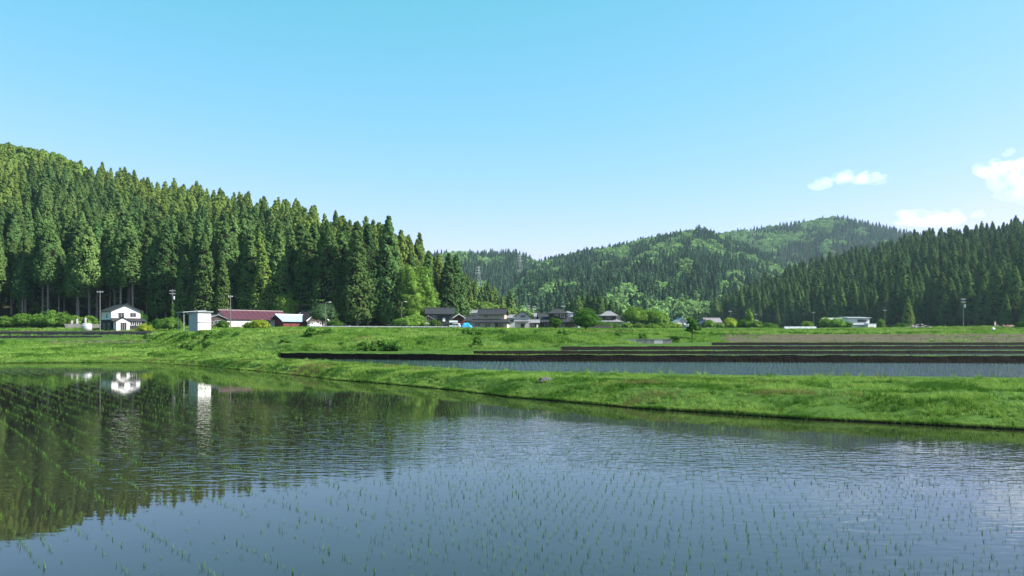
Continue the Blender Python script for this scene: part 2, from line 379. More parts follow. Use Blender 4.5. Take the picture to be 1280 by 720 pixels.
# ------------------------------------------------------------------ instancing helper (only for kind = 'stuff')
def src_collection(name, meshes):
    c = bpy.data.collections.new(name)
    for i, me in enumerate(meshes):
        o = bpy.data.objects.new('%s_%02d' % (name, i), me); c.objects.link(o)
    return c
def instancer(name, P, rot, scl, idx, coll, label, cat):
    n = len(P); me = bpy.data.meshes.new(name); me.vertices.add(n); me.vertices.foreach_set('co', np.asarray(P, np.float32).ravel())
    for an, dt, arr, key in (('rot', 'FLOAT_VECTOR', rot, 'vector'), ('scl', 'FLOAT_VECTOR', scl, 'vector'), ('idx', 'INT', idx, 'value')):
        at = me.attributes.new(an, dt, 'POINT')
        at.data.foreach_set(key, np.asarray(arr, np.int32 if dt == 'INT' else np.float32).ravel())
    ng = bpy.data.node_groups.new(name, 'GeometryNodeTree')
    ng.interface.new_socket('Geometry', in_out='INPUT', socket_type='NodeSocketGeometry'); ng.interface.new_socket('Geometry', in_out='OUTPUT', socket_type='NodeSocketGeometry')
    N, L = ng.nodes, ng.links
    gi = N.new('NodeGroupInput'); go = N.new('NodeGroupOutput'); ip = N.new('GeometryNodeInstanceOnPoints')
    ci = N.new('GeometryNodeCollectionInfo'); ci.inputs[0].default_value = coll; ci.inputs['Separate Children'].default_value = True; ci.inputs['Reset Children'].default_value = True
    def att(nm, t):
        a = N.new('GeometryNodeInputNamedAttribute'); a.data_type = t; a.inputs[0].default_value = nm; return a.outputs[0]
    L.new(gi.outputs[0], ip.inputs['Points']); L.new(ci.outputs[0], ip.inputs['Instance']); ip.inputs['Pick Instance'].default_value = True
    L.new(att('idx', 'INT'), ip.inputs['Instance Index'])
    e2r = N.new('FunctionNodeEulerToRotation'); L.new(att('rot', 'FLOAT_VECTOR'), e2r.inputs[0]); L.new(e2r.outputs[0], ip.inputs['Rotation'])
    L.new(att('scl', 'FLOAT_VECTOR'), ip.inputs['Scale']); L.new(ip.outputs[0], go.inputs[0])
    o = link(name, me); md = o.modifiers.new('scatter', 'NODES'); md.node_group = ng
    return tag(o, label, cat, kind='stuff')

# ------------------------------------------------------------------ foliage shapes
def leaf_quads(c, n, size, asp=1.0, r=rng):
    """quads at centres c facing about n"""
    k = len(c); n = n/np.maximum(np.linalg.norm(n, axis=1, keepdims=True), 1e-6)
    a = np.cross(n, r.normal(size=(k, 3))); a /= np.maximum(np.linalg.norm(a, axis=1, keepdims=True), 1e-6); b = np.cross(n, a)
    s = size*(.6+.8*r.random((k, 1))); sa = a*s; sb = b*s*asp
    V = np.stack([c-sa*.5, c-sb*.5+sa*.1, c+sa*.5, c+sb*.5+sa*.1], 1).reshape(-1, 3)
    return V, np.arange(k*4).reshape(k, 4)
def cone_core(prof, n=9):
    """closed inner body so a crown is not see-through; prof = [(z, r)]"""
    V = []; Fq = []
    for z, r in prof:
        for i in range(n): t = 2*math.pi*i/n; V.append((r*math.cos(t), r*math.sin(t), z))
    for k in range(len(prof)-1):
        for i in range(n): Fq.append((k*n+i, k*n+(i+1) % n, (k+1)*n+(i+1) % n, (k+1)*n+i))
    return np.array(V), np.array(Fq)
def join(*vf):
    V, Fq, o = [], [], 0
    for v, f in vf: V.append(v); Fq.append(f+o); o += len(v)
    return np.concatenate(V), np.concatenate(Fq)
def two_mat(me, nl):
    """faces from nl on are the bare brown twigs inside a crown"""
    me.materials.append(M_coreshade); ix = np.zeros(len(me.polygons), np.int32); ix[nl:] = 1; me.polygons.foreach_set('material_index', ix); return me
M_coreshade = nmat('crown_core_shade', (.020, .016, .012), (.012, .012, .008), scale=3, rough=.95, spec=.03)  # near-black brown core: shade between the clumps put into the colour
def cedar_crown(name, H, Rr, base, ncl, nlf, size, mat, r, fat=.8):
    def rad(s): return Rr*np.clip((1-s)**fat*1.12, 0, 1)*np.clip(.62+s*3.2, 0, 1)+.12
    i = np.arange(ncl); s = ((i+.5)/ncl)**1.25; s = np.clip(s+r.normal(0, .012, ncl), 0, .995)
    th = i*2.39996+r.normal(0, .35, ncl); rr = rad(s)*(.78+.22*r.random(ncl)); z = H*(base+(1-base)*s)
    cs = np.stack([np.cos(th)*rr*.74, np.sin(th)*rr*.74, z], 1); ax = .40*rr+.27
    k = ncl*nlf; ci = np.repeat(np.arange(ncl), nlf)
    d = r.normal(size=(k, 3)); d[:, 2] = d[:, 2]*.8+.30
    outw = np.stack([np.cos(th), np.sin(th), 0*th], 1)[ci]; d += outw*.75; d /= np.linalg.norm(d, axis=1, keepdims=True)
    rad_ = ax[ci][:, None]*(.72+.38*r.random((k, 1)))
    p = cs[ci]+d*rad_*np.array([1, 1, 1.15]); p[:, 2] -= .22*np.linalg.norm(p[:, :2], axis=1)*.6
    nn = d+r.normal(size=(k, 3))*.28
    V, Fq = leaf_quads(p, nn, size, .7, r)
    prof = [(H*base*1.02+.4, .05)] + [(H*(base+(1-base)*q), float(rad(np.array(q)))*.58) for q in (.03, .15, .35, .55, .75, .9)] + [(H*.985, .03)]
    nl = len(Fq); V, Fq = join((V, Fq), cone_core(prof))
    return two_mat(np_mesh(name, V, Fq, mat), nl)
def broad_crown(name, lobes, ncl, nlf, size, mat, r, csize=.32):
    """lobes = [(x,y,z,rx,ry,rz)]"""
    lb = np.array(lobes, float); vol = lb[:, 3]*lb[:, 4]; pick = r.choice(len(lb), ncl, p=vol/vol.sum())
    d = r.normal(size=(ncl, 3)); d /= np.linalg.norm(d, axis=1, keepdims=True); d[:, 2] = np.where(d[:, 2] < -.5, -d[:, 2], d[:, 2])
    cs = lb[pick, :3]+d*lb[pick, 3:]*(.62+.34*r.random((ncl, 1)))
    ax = csize*lb[pick, 3:].mean(1)*(.7+.6*r.random(ncl)); k = ncl*nlf; ci = np.repeat(np.arange(ncl), nlf)
    e = r.normal(size=(k, 3)); e[:, 2] = e[:, 2]*.75+.35; e += d[ci]*.6; e /= np.linalg.norm(e, axis=1, keepdims=True)
    p = cs[ci]+e*(ax[ci]*(.7+.45*r.random(k)))[:, None]*np.array([1.1, 1.1, .8])
    V, Fq = leaf_quads(p, e+r.normal(size=(k, 3))*.5, size, .75, r)
    cores = [(V, Fq)]
    for l in lb:
        n = 7; prof = [(math.sin(a)*.66, max(.02, math.cos(a)*.66)) for a in np.linspace(-1.5, 1.5, 6)]
        v, f = cone_core(prof, n); cores.append((v*l[3:]+l[:3], f))
    V, Fq = join(*cores)
    return np_mesh(name, V, Fq, mat)

MF_ced = fmat('cedar_foliage', (.040, .090, .029), (.090, .146, .040), .16, .12, .3)
MF_cedsun = fmat('cedar_foliage_sunlit_tint', (.090, .155, .036), (.155, .212, .046), .22, .12, .25)  # lighter, yellower copy of the cedar colour, with sunlight painted in
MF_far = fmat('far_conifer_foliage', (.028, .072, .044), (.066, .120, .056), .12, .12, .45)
MF_br = fmat('fresh_broadleaf', (.10, .20, .030), (.15, .26, .045), .35, .3, .25)
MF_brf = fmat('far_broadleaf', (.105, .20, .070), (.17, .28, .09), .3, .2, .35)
MF_dk = fmat('dark_broadleaf', (.035, .095, .016), (.055, .13, .02), .3, .5, .2)
MF_bush = fmat('bush_leaves', (.055, .125, .022), (.085, .165, .028), .3, .6, .25)
MF_yel = fmat('yellow_green_leaves', (.17, .26, .025), (.24, .30, .035), .35, .6, .15)
MF_grey = fmat('grey_green_leaves', (.065, .125, .055), (.085, .15, .06), .3, .6, .15)
M_bark = nmat('cedar_bark', (.24, .20, .18), (.15, .125, .11), scale=2, rough=.95, spec=.05, stretch=(4, 4, .5), rand=.3)
M_bark2 = nmat('broadleaf_bark', (.09, .075, .06), (.05, .042, .035), scale=3, rough=.95, spec=.05)

r1 = np.random.default_rng(11)
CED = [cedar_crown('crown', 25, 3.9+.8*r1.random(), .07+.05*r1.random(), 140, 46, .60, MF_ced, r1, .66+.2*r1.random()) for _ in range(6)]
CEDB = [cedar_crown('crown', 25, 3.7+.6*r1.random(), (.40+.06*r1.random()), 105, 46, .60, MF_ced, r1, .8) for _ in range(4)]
CEDY = [cedar_crown('crown', 25, 3.9+.8*r1.random(), .10, 140, 46, .60, MF_cedsun, r1, .66+.2*r1.random()) for _ in range(4)]
def trunk_mesh(H, r0, limbs, mat, r):
    m = MB(); hs = [0, .12*H, .45*H, .8*H]
    m.path([(0,0,-.6)] + [(r.normal(0, .04), r.normal(0, .04), h) for h in hs[1:]], [r0*1.25, r0, r0*.72, r0*.25], 8)
    for _ in range(limbs):
        h = H*(.15+.3*r.random()); a = r.random()*6.28; l = 1+1.2*r.random()
        m.tube((0,0,h), (math.cos(a)*l, math.sin(a)*l, h+.1*l), .06, .02, 4)
    return m.mesh('trunk', mat)
CTR = [trunk_mesh(25, .30, 10, M_bark, r1) for _ in range(3)]
# ------------------------------------------------------------------ hills: skyline-shaped sheets, each with its own foot and ridge distance
class Hill:
    def __init__(s, name, px0, px1, sky, db, dt, treeh, amp, seed, mat=M_floor, zb=None, pw=1.0, nx=90, nv=26):
        s.sky, s.db, s.dt, s.th, s.amp, s.pw, s.zb = sky, db, dt, treeh, amp, pw, zb; s.n = VNoise(seed); s.px0, s.px1 = px0, px1
        px = np.linspace(px0, px1, nx); v = np.concatenate([np.linspace(0, 1, nv), [1.12, 1.35, 1.8]])
        P, Vv = np.meshgrid(px, v); Xg, Yg, Zg = s.at(P, Vv)
        nv = len(v); idx = np.arange(nv*nx).reshape(nv, nx)
        Fq = np.stack([idx[:-1, :-1], idx[:-1, 1:], idx[1:, 1:], idx[1:, :-1]], -1).reshape(-1, 4)
        s.ob = tag(link(name, np_mesh(name, np.stack([Xg, Yg, Zg], -1).reshape(-1, 3), Fq, mat, True)), kind='structure')
    def at(s, px, v):
        db, dt = interp(px, s.db), interp(px, s.dt); Y = db+(dt-db)*v
        zb = tz(px.ravel(), db.ravel()).reshape(px.shape)-.3
        ztop = Z_of(interp(px, s.sky), dt)-interp(px, s.th) if not np.isscalar(s.th) else Z_of(interp(px, s.sky), dt)-s.th
        ztop = np.maximum(ztop, zb-1)
        up = np.clip(v, 0, 1)**s.pw
        z = zb+(ztop-zb)*up
        X = X_of(px, Y)
        z = z+s.amp*(s.n.fbm(X/(s.amp*5+30)+40, Y/(s.amp*5+30)+40, 3)-.45)*2*np.clip(v, 0, 1)**.7*np.clip((1-v)*2.2, 0, 1)
        z = np.where(v > 1, ztop-(v-1)*(ztop-zb)*.9-(v-1)*5, z)
        return X, Y, z
    def scatter(s, spacing, px0=None, px1=None, v0=0., v1=1.1, r=rng):
        px0 = s.px0 if px0 is None else px0; px1 = s.px1 if px1 is None else px1
        # jittered grid in world space
        c = np.linspace(px0, px1, 40); mx = max(interp(c, s.dt))*1.1; mn = min(interp(c, s.db))*.95
        x0 = min((px0-640)/F*mn, (px0-640)/F*mx); x1 = max((px1-640)/F*mn, (px1-640)/F*mx)
        gx, gy = np.meshgrid(np.arange(x0, x1, spacing), np.arange(mn, mx, spacing)); gx = gx+((np.arange(gx.shape[0]) % 2)*spacing*.5)[:, None]
        gx = gx.ravel()+r.uniform(-.36, .36, gx.size)*spacing; gy = gy.ravel()+r.uniform(-.36, .36, gy.size)*spacing
        px = px_of(gx, gy); db, dt = interp(px, s.db), interp(px, s.dt); v = (gy-db)/(dt-db)
        ok = (px >= px0) & (px <= px1) & (v >= v0) & (v <= v1); px, v = px[ok], v[ok]
        X, Y, Z = s.at(px, v)
        return np.stack([X, Y, Z], 1), px, v

LH = Hill('hillside', -700, 592, [(-700,120),(-300,150),(-100,166),(0,181),(60,193),(100,210),(150,219),(200,234),(250,242),(300,252),(340,260),(370,266),(400,276),(450,285),(490,293),(520,303),(545,318),(560,332),(575,350),(592,400)],
          [(-700,250),(-100,262),(0,264),(125,260),(180,258),(250,254),(400,251),(450,245),(500,252),(530,284),(592,292)],
          [(-700,560),(0,540),(200,520),(300,485),(400,425),(450,375),(500,335),(560,335),(592,335)], [(-700,19.),(400,19.),(470,21),(592,19)], 6., 21, pw=.9, nv=26)
SP = Hill('hillside', 535, 650, [(535,325),(560,337),(580,346),(600,353),(615,363),(632,382),(650,400)], [(535,350),(650,400)], [(535,480),(600,480),(650,430)], 18., 3., 22, nx=40, nv=12)
RH = Hill('hillside', 880, 1900, [(880,409),(890,402),(900,390),(920,368),(960,348),(1000,333),(1050,320),(1100,307),(1150,294),(1200,290),(1250,283),(1280,276),(1400,255),(1900,215)],
          [(880,620),(1000,520),(1100,440),(1200,390),(1280,352),(1500,320),(1900,310)], [(880,660),(1000,720),(1100,720),(1280,700),(1900,640)], 20., 6., 23, pw=.95, nv=20)
M2 = Hill('mountain', 610, 1090, [(610,395),(640,360),(660,335),(682,324),(706,319),(730,313),(777,306),(813,296),(837,293),(872,284),(896,290),(920,300),(960,318),(1000,340),(1050,372),(1090,400)],
          [(610,600),(760,560),(900,640),(1090,800)], [(610,1150),(680,1450),(870,1500),(1000,1350),(1090,1250)], 15., 26., 24, nx=120, nv=36, pw=.95)
M1 = Hill('mountain', 380, 720, [(380,330),(500,320),(546,315),(567,313),(600,314),(641,312),(660,318),(674,327),(690,335),(720,350)],
          [(380,800),(720,1000)], [(380,1500),(720,1700)], 14., 22., 25, nx=80, nv=28)
M3 = Hill('mountain', 850, 1500, [(850,320),(880,300),(903,289),(947,284),(1013,274),(1043,269),(1080,275),(1143,290),(1200,300),(1300,310),(1500,320)],
          [(850,1300),(1500,1300)], [(850,2000),(1043,2050),(1500,2100)], 13., 34., 26, nx=130, nv=34, pw=.9)

# ---- cedars that can be told apart: place all, see which ones show largest, build those singly
cand = []
for hill, sp, hh in ((LH, 5.9, 21.), (RH, 7.0, 22.)):
    P, px, v = hill.scatter(sp, -90 if hill is LH else 885, 588 if hill is LH else 1420, 0, 1.06)
    if hill is LH:   # a gap in the stand for the lit glade and the fresh green trees
        ok = ~((px > 505) & (px < 528) & (v < .22)); P, px, v = P[ok], px[ok], v[ok]
        ok = ~((px < 88) & (v > .90)); P, px, v = P[ok], px[ok], v[ok]
    for i in range(len(P)):
        h = hh*(.70+.52*rng.random())
        if hill is LH:
            h *= 1.24 if v[i] < .07 else 1.08 if v[i] < .2 else 1.0
            h *= float(interp(px[i], [(0,1),(440,1.05),(480,1.12),(520,1.08),(545,1.0),(588,.8)]))
        cand.append((P[i], px[i], v[i], h, hill))
cand.sort(key=lambda c: c[0][1])
zb_ = np.zeros((720, 1340), bool); vis = []
for (p, px, v, h, hill) in cand:
    top = HOR-(p[2]+h-CAMH)/p[1]*F; bot = HOR-(p[2]+2-CAMH)/p[1]*F; w = 3.2*h/25/p[1]*F; n = 0
    for y in range(max(0, int(top)), min(719, int(bot))+1):
        hw = w*min(1, (y-top)/max(1, (bot-top))*1.6+.1); a = max(0, int(px-hw)+60); b = min(1339, int(px+hw)+60)
        if b > a: row = zb_[y, a:b]; n += int((~row).sum()); row[:] = True
    vis.append(n)
order = np.argsort(-np.array(vis)); single = set(order[:300].tolist())
rest = {'LH': [], 'RH': []}; nsing = 0
LM = [(60,'the understory shrubs'),(125,'the stone wall'),(200,'the black-and-white house'),(265,'the white shed'),(345,'the red-roofed barn'),(400,'the maroon-roofed house'),(470,'the grey green tree'),(530,'the sunny glade'),(600,'the dark village house'),
      (960,'the grey shed'),(1022,'the pale row cover'),(1095,'the white flat-fronted house'),(1180,'the rubble heap'),(1230,'the tall pale pole'),(9999,'the timber pile')]
def where(px, v, hill):
    lm = next(n for q, n in LM if px < q and (hill is LH or q > 900)); return ('in the front rows behind ' if v < .15 else 'halfway up the slope behind ' if v < .6 else 'near the ridge above ')+lm
for i, (p, px, v, h, hill) in enumerate(cand):
    yel = hill is LH and VN.fbm(px*.012+3, v*2.2+5) > (.60-.34*v)  # sunlight put into colour: brighter yellowish crowns get commoner up the slope
    if i in single:
        edge = v < .06
        if hill is LH:
            if edge and px < 205: me, lab, grp = CEDB[nsing % 4], 'bare-trunked cedar '+where(px, v, hill), 'bare-trunked cedars at the wood edge'
            elif yel: me, lab, grp = CEDY[nsing % 4], 'sunlit-tinted yellowish green cedar '+where(px, v, hill), 'sunlit-tinted yellowish cedars on the hill above the barns'
            else: me, lab, grp = CED[nsing % 6], 'dark green cedar '+where(px, v, hill), 'dark cedars on the hill behind the barns'
        else: me, lab, grp = CED[nsing % 6], 'dark green cedar '+where(px, v, hill), 'cedars on the slope behind the white house'
        e = empty('cedar_tree', tuple(p), rng.random()*6.28, lab, 'tree', grp); s = h/25; w = s*(.9+.3*rng.random()); e.scale = (w, w, s)
        link('trunk', CTR[nsing % 3], e); link('crown', me, e); nsing += 1
    elif vis[i] > 0 or p[1] < 460:
        rest['LH' if hill is LH else 'RH'].append((p, h, 1 if yel else 0))
r2 = np.random.default_rng(5)
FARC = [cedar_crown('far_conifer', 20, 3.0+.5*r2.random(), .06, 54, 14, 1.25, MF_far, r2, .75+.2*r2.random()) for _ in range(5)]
MIDC = [cedar_crown('conifer', 25, 4.0, .06, 90, 30, .85, MF_ced, r2, .75) for _ in range(3)] + [cedar_crown('conifer_sunlit_tint', 25, 4.0, .06, 90, 30, .85, MF_cedsun, r2, .75) for _ in range(3)]
MF_brh = fmat('hilltop_broadleaf', (.085, .150, .030), (.13, .20, .04), .3, .2, .3)
MIDB = [broad_crown('broadleaf', [(0,0,6,4,4,3.6),(2,1,7.5,3,3,2.6),(-2,.5,5,3,3,2.6),(.5,-2,5.5,3,3,2.6)], 70, 22, .8, MF_brh, r2) for _ in range(2)]
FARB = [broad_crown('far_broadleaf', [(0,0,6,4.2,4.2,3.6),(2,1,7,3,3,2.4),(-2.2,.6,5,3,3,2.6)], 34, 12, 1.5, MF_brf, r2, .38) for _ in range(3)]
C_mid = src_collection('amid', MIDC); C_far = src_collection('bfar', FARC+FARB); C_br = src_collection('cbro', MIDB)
def forest(name, items, coll, label, href):
    P = np.array([i[0] for i in items]); h = np.array([i[1] for i in items]); ix = np.array([i[2] for i in items])
    k = len(P); rot = np.zeros((k, 3)); rot[:, 2] = rng.random(k)*6.28
    s = h/href; w = s*(.9+.3*rng.random(k)); scl = np.stack([w, w, s], 1)
    instancer(name, P, rot, scl, ix, coll, label, 'forest')
for key, lab in (('LH', 'mass of cedars filling the upper hill behind the barns'), ('RH', 'mass of cedars covering the dark slope behind the white house')):
    it = [(p, h, (rng.integers(0, 3)+3*y)) for p, h, y in rest[key]]
    forest('cedar_forest', it, C_mid, lab, 25.)
# fresh broadleaf wood on the hilltop above the cedars, and scattered in the right slope
it = []
P, px, v = LH.scatter(5.5, -60, 100, .88, 1.10)
it += [(p+np.array([0, 0, 4.]), 1.3+.5*rng.random(), rng.integers(0, 2)) for p in P]
P, px, v = RH.scatter(9, 900, 1345, .12, 1.0)
m = VN.fbm(px*.04+8, v*6+2)+rng.normal(0, .03, len(px)) > .60
it += [(p, 1.1+.5*rng.random(), rng.integers(0, 2)) for p in P[m]]
forest('broadleaf_forest', it, C_br, 'fresh green broadleaf trees along the top of the wooded hills', 1.)
# the wooded spur and the three mountains
def wooded(hill, sp, h0, thr, label, yel=False, sc=(.02, 3.0), bs=.95):
    P, px, v = hill.scatter(sp, v1=1.06)
    f = VN.fbm(px*sc[0]+hill.px0*.01, v*sc[1]+hill.px1*.01, 4)
    it = []
    for p, q, a, b in zip(P, f, px, v):
        t = (thr(a, b) if callable(thr) else thr)+rng.normal(0, .045)
        if q > t: it.append((p, (h0*bs)*(.75+.5*rng.random())*1.0, 5+rng.integers(0, 3)))
        else: it.append((p, h0*(.75+.5*rng.random()), rng.integers(0, 5)))
    k = len(it); P = np.array([i[0] for i in it]); h = np.array([i[1] for i in it]); ix = np.array([i[2] for i in it])
    rot = np.zeros((k, 3)); rot[:, 2] = rng.random(k)*6.28
    br = ix >= 5; s = np.where(br, h/11., h/20.); w = s*np.where(br, 1.0, .85+.3*rng.random(k)); scl = np.stack([w, w, s], 1)
    P[:, 2] -= np.where(br, s*1.5, 0)
    instancer('mountain_forest', P, rot, scl, ix, C_far, label, 'forest'); return k
P, px, v = SP.scatter(6.6, v1=1.06); f = VN.fbm(px*.05, v*4)
bro = (f > .58) | ((v < .22) & (f > .36)); k1 = len(P)
forest('spur_forest', [(p, 18*(.8+.4*rng.random()), rng.integers(2, 6)) for p in P[~bro]], C_mid, 'sunlit conifers covering the low spur behind the dark village houses', 25.)  # mostly the yellowish crowns, so the spur's sunlight is painted by colour
forest('spur_broadleaf', [(p, .7+.5*rng.random(), rng.integers(0, 2)) for p in P[bro]], C_br, 'pale green broadleaf trees along the foot of the low spur', 1.)
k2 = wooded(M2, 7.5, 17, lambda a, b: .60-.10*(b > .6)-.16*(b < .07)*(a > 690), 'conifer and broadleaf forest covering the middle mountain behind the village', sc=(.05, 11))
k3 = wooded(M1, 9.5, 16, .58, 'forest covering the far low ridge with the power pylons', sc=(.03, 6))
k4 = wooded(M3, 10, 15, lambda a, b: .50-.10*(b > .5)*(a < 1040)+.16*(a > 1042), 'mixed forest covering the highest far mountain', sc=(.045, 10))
print('FOREST', nsing, len(rest['LH']), len(rest['RH']), k1, k2, k3, k4)
# ------------------------------------------------------------------ single broadleaf trees and bushes
def tree(name, label, cat, px, Y, h, w, mat, lobes=None, ncl=90, nlf=34, leaf=.3, trunk=.35, seed=1, group=None, stems=1, z=None, dens=1.):
    """h, w metres; crown lobes in units of (w/2, h)"""
    r = np.random.default_rng(seed); z = tz1(px, Y) if z is None else z
    e = empty(name, (X_of(px, Y), Y, z), 0, label, cat, group)
    lobes = lobes or [(0,0,.62,.80,.80,.34),(.42,.1,.52,.55,.55,.27),(-.45,-.1,.5,.55,.55,.27),(.05,-.4,.46,.55,.5,.26),(-.1,.3,.74,.5,.5,.22)]
    lb = [(a*w/2, b*w/2, c*h, d_*w/2, e_*w/2, f*h) for a, b, c, d_, e_, f in lobes]
    m = MB(); rr = max(.05, .028*h)
    for s in range(stems):
        a0 = s*2.4; bx, by = (.12*w*math.cos(a0), .12*w*math.sin(a0)) if stems > 1 else (0, 0)
        m.path([(bx, by, -.3), (bx*1.1+.03*h*r.normal(), by*1.1, h*trunk*.6), (bx*1.3, by*1.3, h*.62)], [rr*1.3, rr, rr*.35], 7)
    for l in lb:
        m.path([(0, 0, h*trunk*.7), (l[0]*.5, l[1]*.5, (h*trunk*.7+l[2])/2-.02*h), (l[0], l[1], l[2])], [rr*.6, rr*.42, rr*.15], 5)
    m.build('trunk', M_bark2, e)
    link('crown', broad_crown('crown', lb, int(ncl*dens), nlf, leaf, mat, r, .34), e)
    return e
BUSHL = [(0,0,.45,.75,.75,.42),(.5,.1,.36,.5,.5,.34),(-.5,-.1,.36,.5,.5,.34),(.1,-.45,.36,.5,.45,.34),(-.15,.3,.58,.5,.5,.36)]
def bush(name, label, px, Y, h, w, mat, seed, leaf=.24, ncl=70, group=None, cat='bush'):
    return tree(name, label, cat, px, Y, h, w, mat, BUSHL, ncl, 32, leaf, .2, seed, group, 3)
TALL = [(0,0,.3,.8,.8,.2),(.35,.1,.42,.6,.6,.2),(-.35,0,.5,.6,.6,.2),(.1,-.3,.62,.6,.6,.18),(-.1,.1,.78,.5,.5,.18),(.25,-.2,.22,.6,.6,.16)]
tree('broadleaf_tree', 'tall bright green broadleaf tree at the edge of the cedars beside the dark village house', 'tree', 514, 249, 21, 8.5, MF_br, TALL, 170, 40, .38, .2, 2)
tree('broadleaf_tree', 'yellowish green tree on the slope above the grass glade', 'tree', 531, 278, 22, 10, MF_br, TALL, 170, 36, .42, .2, 3)
tree('broadleaf_tree', 'fresh green round tree at the foot of the cedars behind the blue-roofed shed', 'tree', 358, 250, 10.5, 8, MF_br, None, 110, 34, .35, .25, 4)
tree('broadleaf_tree', 'grey green round tree behind the street lamp', 'tree', 404, 222, 6.8, 7.6, MF_grey, None, 110, 34, .26, .25, 5)
bush('bush', 'bright green low bush in front of the grey green tree by the lamp', 418, 217, 2.6, 4.6, MF_bush, 6)
bush('bush', 'yellow green clipped bush beside the black-and-white house', 181.5, 212, 2.6, 4.4, MF_yel, 7)
bush('bush', 'wide green bush between the yellow bush and the carport', 214, 214, 4.0, 6.6, MF_bush, 8, ncl=100)
bush('bush', 'dark green bush by the right wall of the black-and-white house', 197, 224, 3.6, 5, MF_dk, 9)
bush('bush', 'yellow green bush in front of the red-roofed barn', 325, 170, 2.3, 4.2, MF_yel, 10)
bush('bush', 'low green bush next to the yellow bush at the barn', 313, 172, 1.7, 3.4, MF_bush, 11)
bush('bush', 'green shrub between the white shed and the barn', 279, 200, 2.2, 3.6, MF_bush, 12)
for k, (px, Y, h, w) in enumerate([(8,250,4,7),(28,252,5,8),(48,249,4.5,8),(64,247,6,9),(80,249,5,7),(-12,250,4,7),(92,256,4,6),(112,258,4,6)]):
    bush('understory_shrub', 'leafy green shrub under the bare cedar trunks beside the stone wall', px, Y, h, w, MF_bush, 20+k, .34, 80, 'shrubs under the bare cedar trunks')
bush('ivy_shrub', 'climbing green shrub at the gable corner of the black-and-white house', 176, 242, 6, 4, MF_dk, 31)
for k, (px, Y, h, w) in enumerate([(508,226,3.4,6.5),(520,228,4.2,7),(498,230,2.6,5)]):
    bush('glade_bush', 'yellowish green bush on the sunny glade beside the dark village house', px, Y, h, w, MF_br, 33+k, .3, 80, 'bushes on the sunny glade')
bush('bush', 'green shrub in front of the dark village house beside the small red store', 543, 243, 3.0, 3.8, MF_bush, 38)
tree('broadleaf_tree', 'large dark green dome-shaped tree on the grass bank before the grey-roofed houses', 'tree', 733, 172, 4.6, 6.6, MF_dk, [(0,0,.52,.85,.85,.40),(.4,.1,.42,.6,.6,.32),(-.4,-.1,.42,.6,.6,.32),(0,-.35,.36,.65,.6,.28),(-.1,.2,.66,.5,.5,.3)], 150, 40, .2, .2, 40, dens=1.2)
tree('broadleaf_tree', 'small dark ragged tree on the grass bank beside the dome-shaped tree', 'tree', 695, 172, 2.7, 2.9, MF_dk, [(0,0,.62,.7,.7,.34),(.4,0,.7,.5,.5,.22),(-.4,0,.72,.5,.5,.24),(0,0,.35,.4,.4,.2)], 70, 34, .18, .3, 41)
tree('broadleaf_tree', 'slender dark green tree standing alone on the terrace edge', 'tree', 865, 150, 4.0, 3.2, MF_dk, [(0,0,.60,.6,.6,.28),(.5,0,.5,.5,.5,.17),(-.45,0,.42,.5,.5,.13),(-.15,.1,.8,.45,.45,.2),(.2,-.1,.7,.5,.5,.2)], 80, 34, .17, .4, 42)
for k, (px, Y, h, w, s) in enumerate([(793,268,7.4,9,43),(808,272,6.6,7.5,44),(822,270,6.0,8,45)]):
    tree('garden_tree', 'rounded light green garden tree beside the hip-roofed village house', 'tree', px, Y, h, w, MF_br, None, 120, 36, .34, .22, s, 'light green garden trees by the hip-roofed house')
for k, (px, Y, h, w) in enumerate([(783,262,2.2,4.5),(799,258,1.8,5),(815,258,1.6,5),(829,262,2.0,5),(838,266,2.4,5)]):
    bush('garden_bush', 'low yellowish green bush along the grass before the light garden trees', px, Y, h, w, MF_br, 50+k, .28, 60, 'bushes before the garden trees')
for k, (px, Y, h, w, mt, lab) in enumerate([
    (887,300,3.6,5,MF_br,'light green bush in front of the purple-roofed house'), (914,290,4.2,6,MF_yel,'yellowish bush standing by the utility poles past the purple-roofed house'),
    (930,262,3.2,5,MF_dk,'dark green bush next to the yellowish bush'), (943,258,3.0,6,MF_bush,'green bush before the grey shed'),
    (901,296,2.2,4,MF_br,'small light bush between the purple-roofed house and yellowish bush'), (962,270,2.0,6,MF_bush,'flat green bush on the far side of the grey shed'),
    (1009,300,3.2,5.2,MF_br,'pale green bush near the long pale row cover'), (1033,262,3.9,5,MF_br,'leafy light green tree-like bush covering the front of the white house'),
    (1047,258,3.6,5.4,MF_br,'broad light green bush in front of the white house'), (1058,262,2.6,4.4,MF_bush,'dull green bush before the white house wall'),
    (1101,330,4.2,3.4,MF_br,'small upright green bush by the utility pole past the white house'), (1127,300,1.8,6,MF_bush,'low mound of green weeds beside the rubble heap'),
    (1278,206,1.6,4,MF_dk,'dark green clump by the timber pile'), (735,250,1.6,5,MF_dk,'low dark shrub on the wall before the hip-roofed house'),
    (757,240,1.9,9,MF_bush,'long green hedge bush before the hip-roofed house'), (846,285,2.0,4,MF_yel,'small yellowish bush at the grey-white far house')]):
    bush('bush', lab, px, Y, h, w, mt, 60+k, .26, 70)
tree('broadleaf_tree', 'thin light green tree against the grey shed by the dark wood', 'tree', 937, 335, 9, 4.6, MF_br, TALL, 80, 30, .34, .3, 90)
